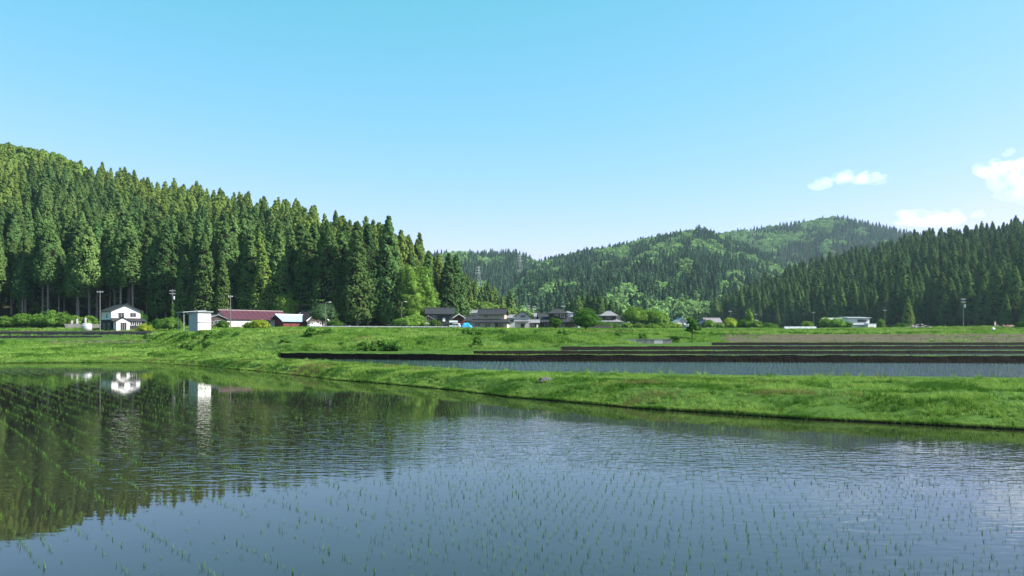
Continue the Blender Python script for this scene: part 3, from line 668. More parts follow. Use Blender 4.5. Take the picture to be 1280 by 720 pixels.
# dark conifer clump close behind the village
for k, (px, Y, h) in enumerate([(709,420,13),(716,428,16),(722,418,17),(729,430,18),(736,422,18),(743,430,17),(750,420,18),(757,428,16),(764,422,15),(770,430,14),(776,420,11)]):
    e = empty('conifer_tree', (X_of(px, Y), Y, tz1(px, Y)), k*1.1, 'dark conifer in the clump close behind the grey-roofed village houses', 'tree', 'dark conifers behind the village'); e.scale = (h/25*1.3, h/25*1.3, h/25)
    link('trunk', CTR[k % 3], e); link('crown', CED[k % 6], e)
e = empty('conifer_tree', (X_of(1135, 372), 372, tz1(1135, 372)), 0, 'lone sunlit conifer in front of the dark wood by the rubble heap', 'tree'); e.scale = (.62, .62, .58)
link('trunk', CTR[0], e); link('crown', CEDY[0], e)

# ------------------------------------------------------------------ buildings
def C(name, c, c2=None, sc=1.5, rough=.8, **k): return nmat(name, c, c2 or tuple(x*.82 for x in c), scale=sc, rough=rough, **k)
M_white = C('white_siding', (.64,.62,.62)); M_black = C('black_siding', (.018,.019,.022)); M_tan = C('tan_plaster', (.42,.33,.26))
M_greyw = C('grey_white_plaster', (.46,.43,.45)); M_pinkw = C('pale_pink_siding', (.52,.46,.45)); M_brownw = C('dark_brown_boards', (.050,.038,.032))
M_redw = C('dark_red_boards', (.13,.028,.026)); M_bluew = C('pale_blue_siding', (.36,.38,.41)); M_dkgw = C('dark_green_grey_boards', (.040,.046,.046))
M_tile = C('dark_roof_tiles', (.020,.022,.027), rough=.7, spec=.3, bump=.03, bscale=3.0); M_tileg = C('grey_roof_tiles', (.17,.175,.19), rough=.6)
M_tilep = C('purplish_grey_tiles', (.17,.15,.17), rough=.6); M_maroon = C('maroon_roof', (.066,.021,.033), rough=.5, sc=.6, stretch=(3,.3,1)); M_skyroof = C('pale_blue_roof', (.24,.37,.43), rough=.4)
M_dkmar = C('dark_maroon_roof', (.040,.022,.030), rough=.6); M_lroof = C('light_grey_roof', (.28,.31,.33), rough=.5)
M_frame = C('window_frame', (.30,.30,.30)); M_trim = C('white_trim', (.75,.75,.75)); M_metal = C('galvanised_metal', (.40,.41,.42), rough=.5, metal=.3)
M_glass = nmat('window_glass', (.02,.024,.028), (.03,.034,.04), scale=1, rough=.08, spec=.6)
M_wire = C('cable_black', (.03,.03,.03)); M_pole = C('pole_concrete', (.13,.127,.125))
def gable_block(e, x, y, z, w, d, h, rise, ridge, wallm, roofm, over=.55, th=.16, trim=None, name='wall', wall2=None, h2=0):
    """walls with gables plus a two-slope roof with its ridge cap; ridge 'x' or 'y'"""
    m = MB()
    if ridge == 'x': prof = [(y-d/2, z), (y+d/2, z), (y+d/2, z+h), (y, z+h+rise), (y-d/2, z+h)]; m.prism(prof, 'x', x-w/2, x+w/2); half, c0, lo, hi = d/2, y, x-w/2-over, x+w/2+over
    else: prof = [(x-w/2, z), (x+w/2, z), (x+w/2, z+h), (x, z+h+rise), (x-w/2, z+h)]; m.prism(prof, 'y', y-d/2, y+d/2); half, c0, lo, hi = w/2, x, y-d/2-over, y+d/2+over
    m.build(name, wallm, e)
    k = rise/half; ov = over; zt = z+h+rise+.02; ze = z+h-k*ov+.02; t = th
    rf = MB(); rf.prism([(c0-half-ov, ze), (c0, zt), (c0+half+ov, ze), (c0+half+ov, ze+t), (c0, zt+t), (c0-half-ov, ze+t)], ridge, lo, hi)
    ro = rf.build('roof', roofm, e)
    rc = MB(); rc.prism([(c0-.22, zt+t-.08), (c0+.22, zt+t-.08), (c0+.14, zt+t+.16), (c0-.14, zt+t+.16)], ridge, lo-.05, hi+.05); rc.build('ridge', roofm, ro)
    if trim:
        for end in (lo-.06, hi):
            b = MB()
            for sg in (-1, 1): b.prism([(c0+sg*(half+ov), ze-.10), (c0, zt-.10), (c0, zt+t+.03), (c0+sg*(half+ov), ze+t+.03)], ridge, end, end+.06)
            b.build('bargeboard', trim, ro)
    return ro
def hip_roof(e, x, y, z, w, d, rise, roofm, over=.6, name='roof'):
    W_, D_ = w/2+over, d/2+over; L = max(W_-D_, .3)
    m = MB(); m.add([(x-W_,y-D_,z),(x+W_,y-D_,z),(x+W_,y+D_,z),(x-W_,y+D_,z),(x-L,y,z+rise),(x+L,y,z+rise),
                     (x-W_,y-D_,z-.16),(x+W_,y-D_,z-.16),(x+W_,y+D_,z-.16),(x-W_,y+D_,z-.16)],
                    [(0,1,5,4),(1,2,5),(2,3,4,5),(3,0,4),(6,9,8,7),(0,6,7,1),(1,7,8,2),(2,8,9,3),(3,9,6,0)])
    ro = m.build(name, roofm, e); rc = MB(); rc.box(x-L-.1, x+L+.1, y-.16, y+.16, z+rise-.05, z+rise+.2); rc.build('ridge', roofm, ro); return ro
def box_part(e, name, mat, *b): m = MB(); m.box(*b); return m.build(name, mat, e)
def skirt(e, x0, x1, y0, y1, zlo, zhi, roofm, ends=.0):
    """single-slope roof falling from y1 (high) to y0 (low)"""
    m = MB(); t = .14
    m.add([(x0-ends,y0,zlo),(x1+ends,y0,zlo),(x1,y1,zhi),(x0,y1,zhi),(x0-ends,y0,zlo-t),(x1+ends,y0,zlo-t),(x1,y1,zhi-t),(x0,y1,zhi-t)],
          [(0,1,2,3),(4,7,6,5),(0,4,5,1),(1,5,6,2),(2,6,7,3),(3,7,4,0)])
    return m.build('lean_to_roof', roofm, e)
def window(e, face, u, z, w, h, base, fm=None, panes=2, name='window'):
    """face '-y' (front) at y = base, '+x' / '-x' (side) at x = base"""
    fm = fm or M_frame; m = MB(); g = MB(); t = .07
    def put(mb, u0, u1, z0, z1, a, b):
        if face == '-y': mb.box(u0, u1, base-b, base-a, z0, z1)
        elif face == '+x': mb.box(base+a, base+b, u0, u1, z0, z1)
        else: mb.box(base-b, base-a, u0, u1, z0, z1)
    put(m, u-w/2-t, u+w/2+t, z-t, z, .004, .09); put(m, u-w/2-t, u+w/2+t, z+h, z+h+t, .004, .09)
    put(m, u-w/2-t, u-w/2, z, z+h, .004, .088); put(m, u+w/2, u+w/2+t, z, z+h, .004, .088)
    for k in range(1, panes): c = u-w/2+w*k/panes; put(m, c-.035, c+.035, z, z+h, .004, .07)
    wo_ = m.build(name, fm, e)
    for k in range(panes):
        g = MB(); put(g, u-w/2+w*k/panes+.036*(k > 0), u-w/2+w*(k+1)/panes-.036*(k < panes-1), z, z+h, .006, .03); g.build('pane', M_glass, wo_)
def door(e, face, u, z, w, h, base, mat, handle=True):
    m = MB()
    if face == '-y': m.box(u-w/2, u+w/2, base-.06, base-.004, z, z+h)
    elif face == '+x': m.box(base+.004, base+.06, u-w/2, u+w/2, z, z+h)
    d = m.build('door', mat, e)
    hd = MB()
    if face == '-y': hd.box(u+w*.3, u+w*.36, base-.11, base-.062, z+h*.42, z+h*.56)
    else: hd.box(base+.062, base+.11, u+w*.3, u+w*.36, z+h*.42, z+h*.56)
    hd.build('handle', M_metal, d)
def house(px, Y, rot, label, name='house', cat='house', dz=0, group=None):
    return empty(name, (X_of(px, Y), Y, tz1(px, Y)+dz), R(rot), label, cat, group)

# the black-and-white two-storey house
h = house(151, 236, 43, 'two-storey house with white upper walls, black lower walls and a dark gable roof', dz=-.1)
box_part(h, 'wall', M_black, -4.0, 4.0, -4.6, 4.6, -.5, 2.9)
gable_block(h, 0, 0, 2.9, 7.8, 9.0, 2.5, 1.75, 'y', M_white, M_tile, .6)
skirt(h, -4.1, 4.9, -6.1, -4.52, 2.55, 3.35, M_tile, .2)
box_part(h, 'wall', M_black, .1, 4.7, -5.7, -4.605, -.5, 2.5)
gable_block(h, -1.7, -6.0, -.5, 3.5, 2.8, 2.9, .95, 'y', M_white, M_tile, .3)
window(h, '-y', -1.3, 3.7, 1.5, 1.1, -4.5); window(h, '-y', 1.9, 3.7, 1.5, 1.1, -4.5)
window(h, '-y', 1.3, 1.35, 1.0, 1.0, -5.7, M_trim); window(h, '-y', 3.0, 1.35, 1.2, 1.0, -5.7, M_trim)
window(h, '-y', -1.6, -.2, 1.5, 2.2, -7.4, M_frame, 3); window(h, '-x', -.6, 3.4, .7, .9, -3.9, M_frame, 1); window(h, '-x', -2.5, .2, 1.6, 1.6, -4.0); window(h, '-x', 1.6, .2, 1.6, 1.6, -4.0)
# stone wall with graves, tank
h = empty('stone_wall', (X_of(104, 246), 246, tz1(104, 246)-.2), R(20), 'low grey stone retaining wall with memorial stones near the grey tank', 'wall')
rw = np.random.default_rng(4); x = -4.6
for row in range(3):
    x = -4.6-.2*row
    while x < 4.4:
        w = .55+.35*rw.random(); m = MB(); o_ = .04*rw.random(); m.box(x, x+w-.04, -.3-o_, .3, row*.52, row*.52+.49); m.build('stone', M_conc, h); x += w
for k, (px, hh) in enumerate([(96.5, 1.9), (107, 2.3), (90, 1.2)]):
    e = empty('memorial_stone', (X_of(px, 248), 248, tz1(px, 248)), .3, ['short pale', 'tall pale', 'low rounded'][k]+' memorial stone above the low stone wall', 'memorial stone')
    box_part(e, 'base', M_conc, -.55, .55, -.5, .5, -.2, 1.1); box_part(e, 'plinth', M_conc, -.4, .4, -.36, .36, 1.1, 1.4)
    m = MB(); m.prism([(-.24,1.4),(.24,1.4),(.22,1.4+hh*.7),(0,1.4+hh*.8),(-.22,1.4+hh*.7)], 'y', -.2, .2); m.build('pillar', M_greyw, e)
e = empty('water_tank', (X_of(108.5, 226), 226, tz1(108.5, 226)), 0, 'round grey metal tank beside the utility pole and black-and-white house', 'tank')
m = MB(); m.tube((0,0,-.2), (0,0,2.0), 1.35, 1.35, 24); m.build('drum', M_metal, e, True)
m = MB(); m.tube((0,0,2.0), (0,0,2.25), 1.4, .5, 24); m.build('lid', M_metal, e)
for k in range(2): m = MB(); m.tube((0,0,.5+.8*k), (0,0,.58+.8*k), 1.38, 1.38, 24); m.build('hoop', M_metal, e)
# white shed and carport
h = house(250, 166, 56, 'narrow tall white shed with shade-coloured blue-grey side and slanting roof on the grass bank', 'shed', 'shed')
h.scale = (1.3, 1.25, .93); m = MB(); m.prism([(-1.2,-.4),(1.2,-.4),(1.2,3.9),(-1.2,4.25)], 'x', -1.15, 1.15); m.build('wall', M_white, h)
box_part(h, 'side_shade_panel', M_bluew, -1.19, -1.152, -1.18, 1.18, -.3, 3.85)  # blue-grey sheet over the left face, painting in its shade
m = MB(); m.prism([(-1.5,4.24),(1.5,3.78),(1.5,3.92),(-1.5,4.40)], 'x', -1.4, 1.35); m.build('roof', M_lroof, h)
box_part(h, 'ledge', M_frame, -1.15, 1.17, -1.34, -1.21, 2.0, 2.09); door(h, '-y', .1, -.3, 1.4, 2.1, -1.2, M_white)
h = house(239, 181, 40, 'open carport with thin posts and a tilted grey roof behind the white shed', 'carport', 'carport')
for (a, b) in ((-2.2,-1.9),(2.0,-1.9),(-2.2,1.9),(2.0,1.9)): m = MB(); m.tube((a,b,-.3), (a,b,4.2+.1*a), .06, .06, 6); m.build('post', M_metal, h)
m = MB(); m.add([(-2.6,-2.3,4.25),(2.5,-2.3,4.75),(2.5,2.3,4.75),(-2.6,2.3,4.25),(-2.6,-2.3,4.13),(2.5,-2.3,4.63),(2.5,2.3,4.63),(-2.6,2.3,4.13)], [(0,1,2,3),(4,7,6,5),(0,4,5,1),(1,5,6,2),(2,6,7,3),(3,7,4,0)]); m.build('roof', M_lroof, h)
h = house(268, 214, 40, 'small dark storehouse with a grey roof between the white shed and barn', 'storehouse', 'storehouse')
gable_block(h, 0, 0, -.4, 4.2, 4.5, 3.0, .8, 'y', M_brownw, M_tileg, .4); window(h, '-y', 0, 1.0, 1.4, 1.0, -2.25); window(h, '-y', -1.4, 1.0, .6, .8, -2.25, None, 1)
# maroon-roofed barn with the pale-blue-roofed shed at its end
h = house(314, 233, 44, 'long barn with maroon roof and pale pink walls', 'barn', 'barn', .0)
gable_block(h, 0, 0, -.6, 18.5, 8.6, 3.1, 2.2, 'x', M_pinkw, M_maroon, .5)
box_part(h, 'gable_shade_panel', M_brownw, -9.30, -9.254, -4.1, 4.1, -.5, 2.3)  # dark sheet over the left gable end: its shade put into colour
door(h, '-y', 1.2, -.5, 4.8, 2.5, -4.3, M_brownw)
for k in range(13): m = MB(); xx = -9.3+k*1.55; m.tube((xx,-4.72,2.48), (xx,0,4.90), .05, .05, 5); m.build('roof_seam', M_maroon, h)
h = house(361, 236.5, 44, 'shed with a pale blue sheet roof and dark red walls against the barn end', 'shed', 'shed', -.1)
gable_block(h, 0, -1.2, -.6, 8.8, 7.2, 2.6, 1.7, 'x', M_redw, M_skyroof, .5)
for k in range(4): m = MB(); m.box(-4.2+k*2.1, -4.1+k*2.1, -4.88, -4.804, -.5, 1.98); m.build('batten', M_brownw, h)
h = house(388, 238, 44, 'dark maroon-roofed gabled house with a white bargeboard', dz=-.1)
gable_block(h, 0, 0, -.5, 6.4, 7.6, 2.9, 2.6, 'y', M_brownw, M_dkmar, .6, trim=M_trim)
window(h, '-y', -1.3, .4, 1.6, 1.3, -3.8, M_trim); window(h, '-y', 1.4, .4, 1.4, 1.3, -3.8, M_trim); window(h, '-y', .2, 2.9, 1.0, .8, -3.8, M_trim)
# village houses
h = house(549.5, 262, 6, 'dark two-storey house with a long dark roof at the edge of the village', dz=-.1)
gable_block(h, 0, 0, -.5, 8.2, 6.6, 5.3, 1.7, 'x', M_dkgw, M_tile, .6)
box_part(h, 'board', M_trim, .9, 1.7, -3.42, -3.304, 2.3, 3.4); window(h, '-y', -1.8, 3.1, 1.6, 1.0, -3.3); window(h, '-y', 2.8, .4, 1.5, 1.5, -3.3)
skirt(h, 3.0, 5.6, -4.9, -3.32, 2.0, 2.6, M_lroof, .1); window(h, '+x', -.5, 3.2, 1.0, 1.0, 4.1, M_trim, 1)
h = house(535.5, 252, 6, 'small red-walled store with pale roofs in front of the dark house', 'store', 'storehouse')
gable_block(h, 0, 0, -.4, 2.6, 2.6, 3.4, .7, 'y', M_redw, M_lroof, .35); skirt(h, -1.7, 1.7, -2.5, -1.34, 1.4, 1.95, M_lroof); window(h, '-y', 0, 2.3, 1.2, .7, -1.3)
h = house(574, 274, 2, 'small gabled house with red wall and white bargeboards beside the dark house')
gable_block(h, 0, 0, -.5, 3.2, 5, 4.2, 1.0, 'y', M_redw, M_tileg, .5, trim=M_trim); window(h, '-y', 0, .6, 1.2, 1.1, -2.5)
h = house(588, 281, 4, 'low pale-walled house with dark hip roofs behind the blue tarpaulin')
box_part(h, 'wall', M_bluew, -4.2, 4.2, -2.6, 2.6, -.5, 2.6); hip_roof(h, 0, 0, 2.6, 8.4, 5.2, 1.7, M_tile); window(h, '-y', -1, .4, 1.8, 1.4, -2.6); window(h, '-y', 2.2, .4, 1.8, 1.4, -2.6)
h = house(590, 318, -6, 'white-walled house showing above the tan house', dz=.4)
gable_block(h, 0, 0, -.5, 4.2, 5, 6.0, 1.0, 'x', M_white, M_tileg, .5); window(h, '-y', 0, 3.6, 1.4, 1.0, -2.5)
h = house(615, 258, -7, 'two-storey tan plaster house with dark tiled roofs', dz=-.15)
box_part(h, 'wall', M_tan, -5.4, 5.2, -3.6, 3.4, -.5, 2.55)
gable_block(h, .2, .4, 2.55, 8.0, 5.6, 2.2, 1.5, 'x', M_tan, M_tile, .65)
skirt(h, -5.9, 5.9, -4.6, -2.42, 2.15, 3.25, M_tile, .1)
m = MB(); m.add([(5.9,-4.6,2.15),(5.9,4.2,2.15),(4.25,3.4,3.2),(4.25,-2.5,3.2),(5.9,-4.6,2.02),(5.9,4.2,2.02),(4.25,3.4,3.06),(4.25,-2.5,3.06)], [(0,1,2,3),(4,7,6,5),(0,4,5,1),(1,5,6,2),(2,6,7,3),(3,7,4,0)]); m.build('lean_to_roof', M_tile, h)
window(h, '-y', -1.5, 3.7, .9, .8, -2.4); window(h, '-y', -4.0, 1.1, 1.6, .6, -3.6); window(h, '-y', -.8, .5, 1.6, 1.3, -3.6); door(h, '-y', 2.0, -.4, 1.1, 2.3, -3.6, M_brownw); window(h, '-y', 3.4, .4, 1.3, 1.6, -3.6)
window(h, '+x', -.8, 3.6, 1.0, .9, 4.2, M_trim, 1); box_part(h, 'panel', M_trim, 5.204, 5.26, -2.4, -1.4, .2, 1.9)
h = house(652.5, 264, 0, 'grey-white storehouse with dark gable facing the fields', 'storehouse', 'storehouse', -.1)
gable_block(h, 0, 0, -.5, 4.7, 6.0, 4.7, 1.5, 'y', M_greyw, M_tile, .6)
skirt(h, -2.5, 2.5, -3.9, -3.02, 2.5, 2.95, M_tileg); window(h, '-y', .2, 3.7, 1.3, .7, -3.0); door(h, '-y', .2, -.3, 1.3, 2.1, -3.0, M_brownw)
h = house(667, 268, 0, 'low dark annex with a grey roof next to the grey-white storehouse', 'annex', 'storehouse')
gable_block(h, 0, 0, -.5, 3.2, 4, 2.5, .8, 'x', M_brownw, M_tileg, .4); box_part(h, 'panel', M_trim, .9, 1.4, -2.05, -2.004, -.2, 1.4); window(h, '-y', -.4, .3, 1.2, 1.1, -2.0)
h = house(697, 272, 0, 'broad dark-boarded house with an upper storey and low black roofs', dz=-.1)
gable_block(h, 0, 0, -.5, 11.6, 6.5, 2.9, 1.4, 'x', M_brownw, M_tile, .6)
box_part(h, 'wall', M_brownw, -2.9, 2.9, -1.8, 2.6, 3.2, 5.2); hip_roof(h, 0, .4, 5.2, 5.8, 4.4, 1.7, M_tile, .7)
window(h, '-y', 1.5, 4.0, 1.3, .9, -1.8, M_trim, 1); window(h, '-y', -.4, 4.5, 1.0, .5, -1.8, M_trim, 1)
window(h, '-y', -3.4, .2, 2.0, 1.5, -3.25); window(h, '-y', .8, .2, 2.4, 1.5, -3.25); gable_block(h, -1.2, -3.9, -.5, 3.2, 2.0, 2.6, .9, 'y', M_brownw, M_tile, .4); door(h, '-y', -1.2, -.4, 1.5, 2.1, -4.9, M_brownw)
h = house(710, 290, 0, 'grey block-like upper room showing behind the broad dark house', dz=0)
box_part(h, 'wall', M_greyw, -1.6, 1.6, -1.6, 1.6, -.5, 5.6); hip_roof(h, 0, 0, 5.6, 3.2, 3.2, .6, M_tileg, .3); window(h, '-y', 0, 3.8, 1.2, .8, -1.6)
h = house(730, 284, 8, 'house with pale blue-grey gable roof behind the dome-shaped tree')
gable_block(h, 0, 0, -.5, 6.0, 7, 3.9, 1.5, 'y', M_greyw, M_lroof, .6, trim=M_trim); window(h, '-y', .8, 1.4, 1.6, 1.1, -3.5)
gable_block(h, -2.6, 1.5, -.5, 4.4, 6, 3.4, 1.1, 'x', M_greyw, M_lroof, .4)
h = house(744, 288, 20, 'grey-roofed gabled house between the pale roof and the hip-roofed house')
gable_block(h, 0, 0, -.5, 4.6, 6, 3.6, 1.6, 'y', M_white, M_tileg, .6); window(h, '-y', 0, 1.0, 1.6, 1.2, -3.0)
h = house(761, 282, -6, 'hip-roofed village house with white walls and grey tiled lower roofs', dz=-.1)
box_part(h, 'wall', M_white, -4.4, 4.4, -3.0, 3.0, -.5, 2.5)
hip_roof(h, 0, 0, 2.5, 8.8, 6.0, 1.3, M_tileg, .8, 'lower_roof'); box_part(h, 'wall', M_brownw, -2.4, 2.4, -1.7, 1.9, 3.0, 4.6); hip_roof(h, 0, .1, 4.6, 4.8, 3.6, 1.7, M_tileg, .9)
window(h, '-y', -2.0, .3, 2.2, 1.5, -3.0); door(h, '-y', .6, -.4, 1.5, 2.0, -3.0, M_redw); window(h, '-y', 2.8, .3, 1.6, 1.5, -3.0); window(h, '-y', 0, 3.5, 1.8, .8, -1.7)
h = house(640, 322, 0, 'small light-roofed house deep in the village behind the tan house', dz=.5)
gable_block(h, 0, 0, -.5, 3.6, 4.6, 4.2, 1.0, 'x', M_white, M_tileg, .5); window(h, '-y', 0, 2.0, 1.4, 1.0, -2.3)
h = house(676, 318, 0, 'light-walled house with pale roof deep in the village behind the dark annex', dz=.8)
gable_block(h, 0, 0, -.5, 4.6, 5, 4.4, 1.1, 'x', M_pinkw, M_tileg, .5); window(h, '-y', -1, 2.0, 1.4, 1.0, -2.5); window(h, '-y', 1.4, 2.0, 1.4, 1.0, -2.5)
h = house(850, 335, 10, 'grey-white far house with pale slanting roofs behind the slender tree')
gable_block(h, 0, 0, -.5, 5.0, 5, 3.2, 1.6, 'y', M_greyw, M_lroof, .5); gable_block(h, 2.2, -2.4, -.5, 3, 3, 2.0, .7, 'x', M_white, M_lroof, .4); window(h, '-y', -1.2, .6, 1.5, 1.1, -2.5)
h = house(889, 342, 6, 'far house with a purplish grey roof and pale walls by the dark wood')
gable_block(h, 0, 0, -.5, 6.2, 5.6, 3.4, 1.5, 'x', M_pinkw, M_tilep, .6); gable_block(h, -3.4, 0, -.5, 3.4, 5, 2.8, 1.4, 'y', M_brownw, M_tilep, .4); gable_block(h, 4.0, .4, -.5, 2.0, 3, 1.9, .6, 'x', M_greyw, M_tilep, .3)
window(h, '-y', -.2, .8, 1.6, 1.2, -2.8); window(h, '-y', 2.0, .8, 1.2, 1.2, -2.8)
h = house(940.5, 346, 4, 'plain grey two-storey shed against the dark wood', 'shed', 'shed')
m = MB(); m.prism([(-1.8,-.4),(1.8,-.4),(1.8,3.9),(-1.8,3.6)], 'x', -1.9, 1.9); m.build('wall', M_greyw, h); m = MB(); m.prism([(-2.1,3.58),(2.1,3.93),(2.1,4.07),(-2.1,3.72)], 'x', -2.1, 2.1); m.build('roof', M_tileg, h)
window(h, '-y', 0, 2.0, 1.4, .9, -1.8); door(h, '-y', .8, -.3, 1.0, 1.9, -1.8, M_metal)
h = house(1069, 394, 8, 'long white two-storey house with flat front and strip window by the dark wood', dz=-.2)
box_part(h, 'wall', M_white, -5.8, 5.4, -3.5, 3.5, -.5, 2.5); box_part(h, 'wall', M_white, -5.8, 5.4, -3.2, 3.5, 2.6, 5.4)
m = MB(); m.prism([(-4.1,5.42),(4.0,5.9),(4.0,6.1),(-4.1,5.62)], 'x', -6.3, 6.2); m.build('roof', M_lroof, h)
skirt(h, -6.0, 5.6, -4.4, -3.22, 2.35, 2.75, M_lroof); window(h, '-y', 1.5, 3.6, 4.4, 1.1, -3.2, M_frame, 4); window(h, '+x', -1.5, 3.5, 1.0, 1.1, 5.4, M_frame, 1); door(h, '+x', -1.8, -.4, 1.0, 1.9, 5.4, M_frame)
h = house(1040, 404, 8, 'white-roofed house half hidden by light green bushes beside the white house', dz=-.1)
gable_block(h, 0, 0, -.5, 9.0, 6, 4.0, 1.9, 'x', M_dkgw, M_lroof, .8); window(h, '-y', 2.4, 1.6, 2.0, 1.2, -3.0)
h = house(1088, 388, 8, 'small white box-shaped annex at the end of the white house', 'annex', 'storehouse')
box_part(h, 'wall', M_white, -2.2, 2.0, -1.6, 1.6, -.4, 2.5); box_part(h, 'roof', M_lroof, -2.3, 2.1, -1.7, 1.7, 2.5, 2.62); door(h, '-y', 1.2, -.3, 1.0, 1.9, -1.6, M_trim)
for px_, Y_, w_, h_, rid, wm_, lab_ in ((606,306,7,4.4,'x',M_brownw,'dark-roofed house standing close behind the tan plaster house'),(657,303,6,4.0,'y',M_greyw,'dark gabled house close behind the grey-white storehouse'),
        (685,312,7,4.6,'x',M_brownw,'dark-roofed brown house behind the broad dark-boarded house'),(719,316,6,4.6,'y',M_greyw,'dark gabled house behind the pale blue-grey roof'),(775,310,6,3.8,'x',M_white,'low dark-roofed house past the hip-roofed house')):
    h = house(px_, Y_, 4, lab_); gable_block(h, 0, 0, -.5, w_, 6, h_, 1.6, rid, wm_, M_tile, .6); window(h, '-y', -w_*.22, h_*.5, 1.4, 1.0, -3.0); window(h, '-y', w_*.22, h_*.5, 1.4, 1.0, -3.0)
# long row cover, low wall, concrete
h = empty('row_cover', (X_of(1000, 232), 232, tz1(1000, 232)), R(2), 'long low pale plastic tunnel cover on hoops in the field', 'row cover')
m = MB(); prof = [(-.75+1.5*i/8, .9*math.sin(math.pi*i/8)) for i in range(9)]; m.prism(prof, 'x', -4.6, 4.6); m.build('sheet', M_lroof, h)
for k in range(7):
    m = MB(); xx = -4.6+k*1.53; pts = [(xx, -.78+1.56*i/8, .93*math.sin(math.pi*i/8)) for i in range(9)]; m.path(pts, [.025]*9, 5); m.build('hoop', M_metal, h)
h = empty('stone_wall', (X_of(749, 232), 232, tz1(749, 232)-.3), 0, 'brown stone garden wall below the hip-roofed house', 'wall')
M_stone = C('brown_stone', (.13,.115,.10), (.07,.065,.06)); rw = np.random.default_rng(8)
for row in range(3):
    x = -3.2-.2*rw.random()
    while x < 3.0: w = .5+.5*rw.random(); m = MB(); m.box(x, x+w-.05, -.3-.08*rw.random(), .3, row*.5, row*.5+.46); m.build('stone', M_stone, h); x += w
h = empty('concrete_wall', (X_of(795, 136.5), 136.5, tz1(795, 136.5)-.3), 0, 'pale low concrete ditch wall below the garden trees', 'wall')
for k in range(8): box_part(h, 'panel', M_conc if k % 3 else M_greyw, -6+k*1.5, -4.54+k*1.5, -.12, .12, 0, .75+.02*(k % 2))
box_part(h, 'coping', M_conc, -6.1, 6.1, -.16, .16, .79, .88)
# retaining wall and panel fence along the road on the left
def wall_run(name, label, cat, p0, p1, Y0, Y1, z0, z1, n, panelm, postm, postw, gap, zfun=None, rail=None, th=.12, partname='panel'):
    e = empty(name, (X_of(p0, Y0), Y0, 0), 0, label, cat); A = Vector((X_of(p0, Y0), Y0, 0)); B = Vector((X_of(p1, Y1), Y1, 0)); d = (B-A); L = d.length; e.rotation_euler = (0, 0, math.atan2(d.y, d.x))
    for k in range(n):
        a, b = L*k/n, L*(k+1)/n
        box_part(e, partname, panelm, a+gap, b-gap, -th/2, th/2, z0+.03*(k % 2), z1-.03*((k*7) % 3))
        box_part(e, 'post', postm, a-postw/2, a+postw/2, -th/2-.06, th/2+.06, z0-.1, z1+.06)
    if rail: box_part(e, 'rail', rail, 0, L, -th/2-.1, -th/2-.061, z1-.25, z1-.05)
    return e
M_dkstone = C('dark_wet_stone', (.050,.048,.050), (.020,.020,.022), sc=.8); M_fence = C('grey_brown_fence', (.085,.078,.082), (.06,.055,.06))
wall_run('retaining_wall', 'dark stained concrete retaining wall below the road by the cedars', 'wall', -130, 128, 195.4, 196.6, 2.2, 4.05, 34, M_dkstone, M_dkstone, .2, .01, th=.4)
wall_run('panel_fence', 'grey brown panel fence with posts along the road by the cedars', 'fence', -130, 190, 198.6, 199.4, 3.9, 5.15, 36, M_fence, M_wire, .14, .05, rail=M_fence)
wall_run('guardrail', 'low grey guardrail along the road in front of the cedars and lamp', 'guardrail', 392, 560, 205, 214, 5.95, 6.55, 22, M_fence, M_metal, .1, .02, rail=M_metal, th=.05)
# ditch rail on the terraces
M_postw = C('weathered_post', (.16,.15,.14))
def field_fence(label, p0, p1, Y, n, hh, zoff=0):
    z = [tz1(p0+(p1-p0)*k/n, Y) for k in range(n+1)]; e = empty('field_fence', (X_of(p0, Y), Y, z[0]), 0, label, 'fence')
    for k in range(n+1):
        x = X_of(p0+(p1-p0)*k/n, Y)-X_of(p0, Y); m = MB(); m.tube((x,0,z[k]-z[0]-.2), (x,.02*k % .05,z[k]-z[0]+hh), .045, .04, 6); m.build('post', M_postw, e)
    for q in (.45, .85): m = MB(); m.path([(X_of(p0+(p1-p0)*k/n, Y)-X_of(p0, Y), 0, z[k]-z[0]+hh*q) for k in range(n+1)], [.018]*(n+1), 4); m.build('wire', M_postw, e)
field_fence('thin post-and-wire fence at the foot of the tilled bank', 900, 1330, 146.5, 24, .85)
# ------------------------------------------------------------------ poles and wires
def pole(px, Y, hh, label, arms=2, lamp=False, trans=False, r0=.12, mat=None, dz=0, name='utility_pole', cat='utility pole', wid=1.6):
    mat = mat or M_pole; z = tz1(px, Y)+dz; e = empty(name, (X_of(px, Y), Y, z), .2, label, cat)
    m = MB(); m.tube((0,0,-.4), (0,0,hh), r0, r0*.6, 10); m.build('post', mat, e)
    for k in range(arms):
        a = box_part(e, 'crossarm', M_metal, -wid/2, wid/2, -.05, .05, hh-.5-k*.9, hh-.4-k*.9)
        for x in (-wid*.45, -wid*.15, wid*.15, wid*.45): m = MB(); m.tube((x,0,hh-.4-k*.9), (x,0,hh-.2-k*.9), .05, .05, 6); m.build('insulator', M_trim, a)
    if trans: m = MB(); m.tube((.4,0,hh-3.0), (.4,0,hh-2.0), .3, .3, 12); m.build('transformer', M_metal, e)
    if lamp:
        m = MB(); m.path([(0,0,hh-.1), (.3,0,hh+.12), (.95,-.1,hh+.2)], [.05,.045,.04], 6); m.build('arm', M_metal, e); box_part(e, 'lamp_head', M_trim, .8, 1.4, -.22, .05, hh+.12, hh+.26)
    return Vector((X_of(px, Y), Y, z+hh-.25))
def wire(a, b, sag, label, r=.03):
    m = MB(); n = 10; m.path([a.lerp(b, i/n)-Vector((0,0,sag*4*(i/n)*(1-i/n))) for i in range(n+1)], [r]*(n+1), 4)
    tag(m.build('power_line', M_wire), label, 'power line')
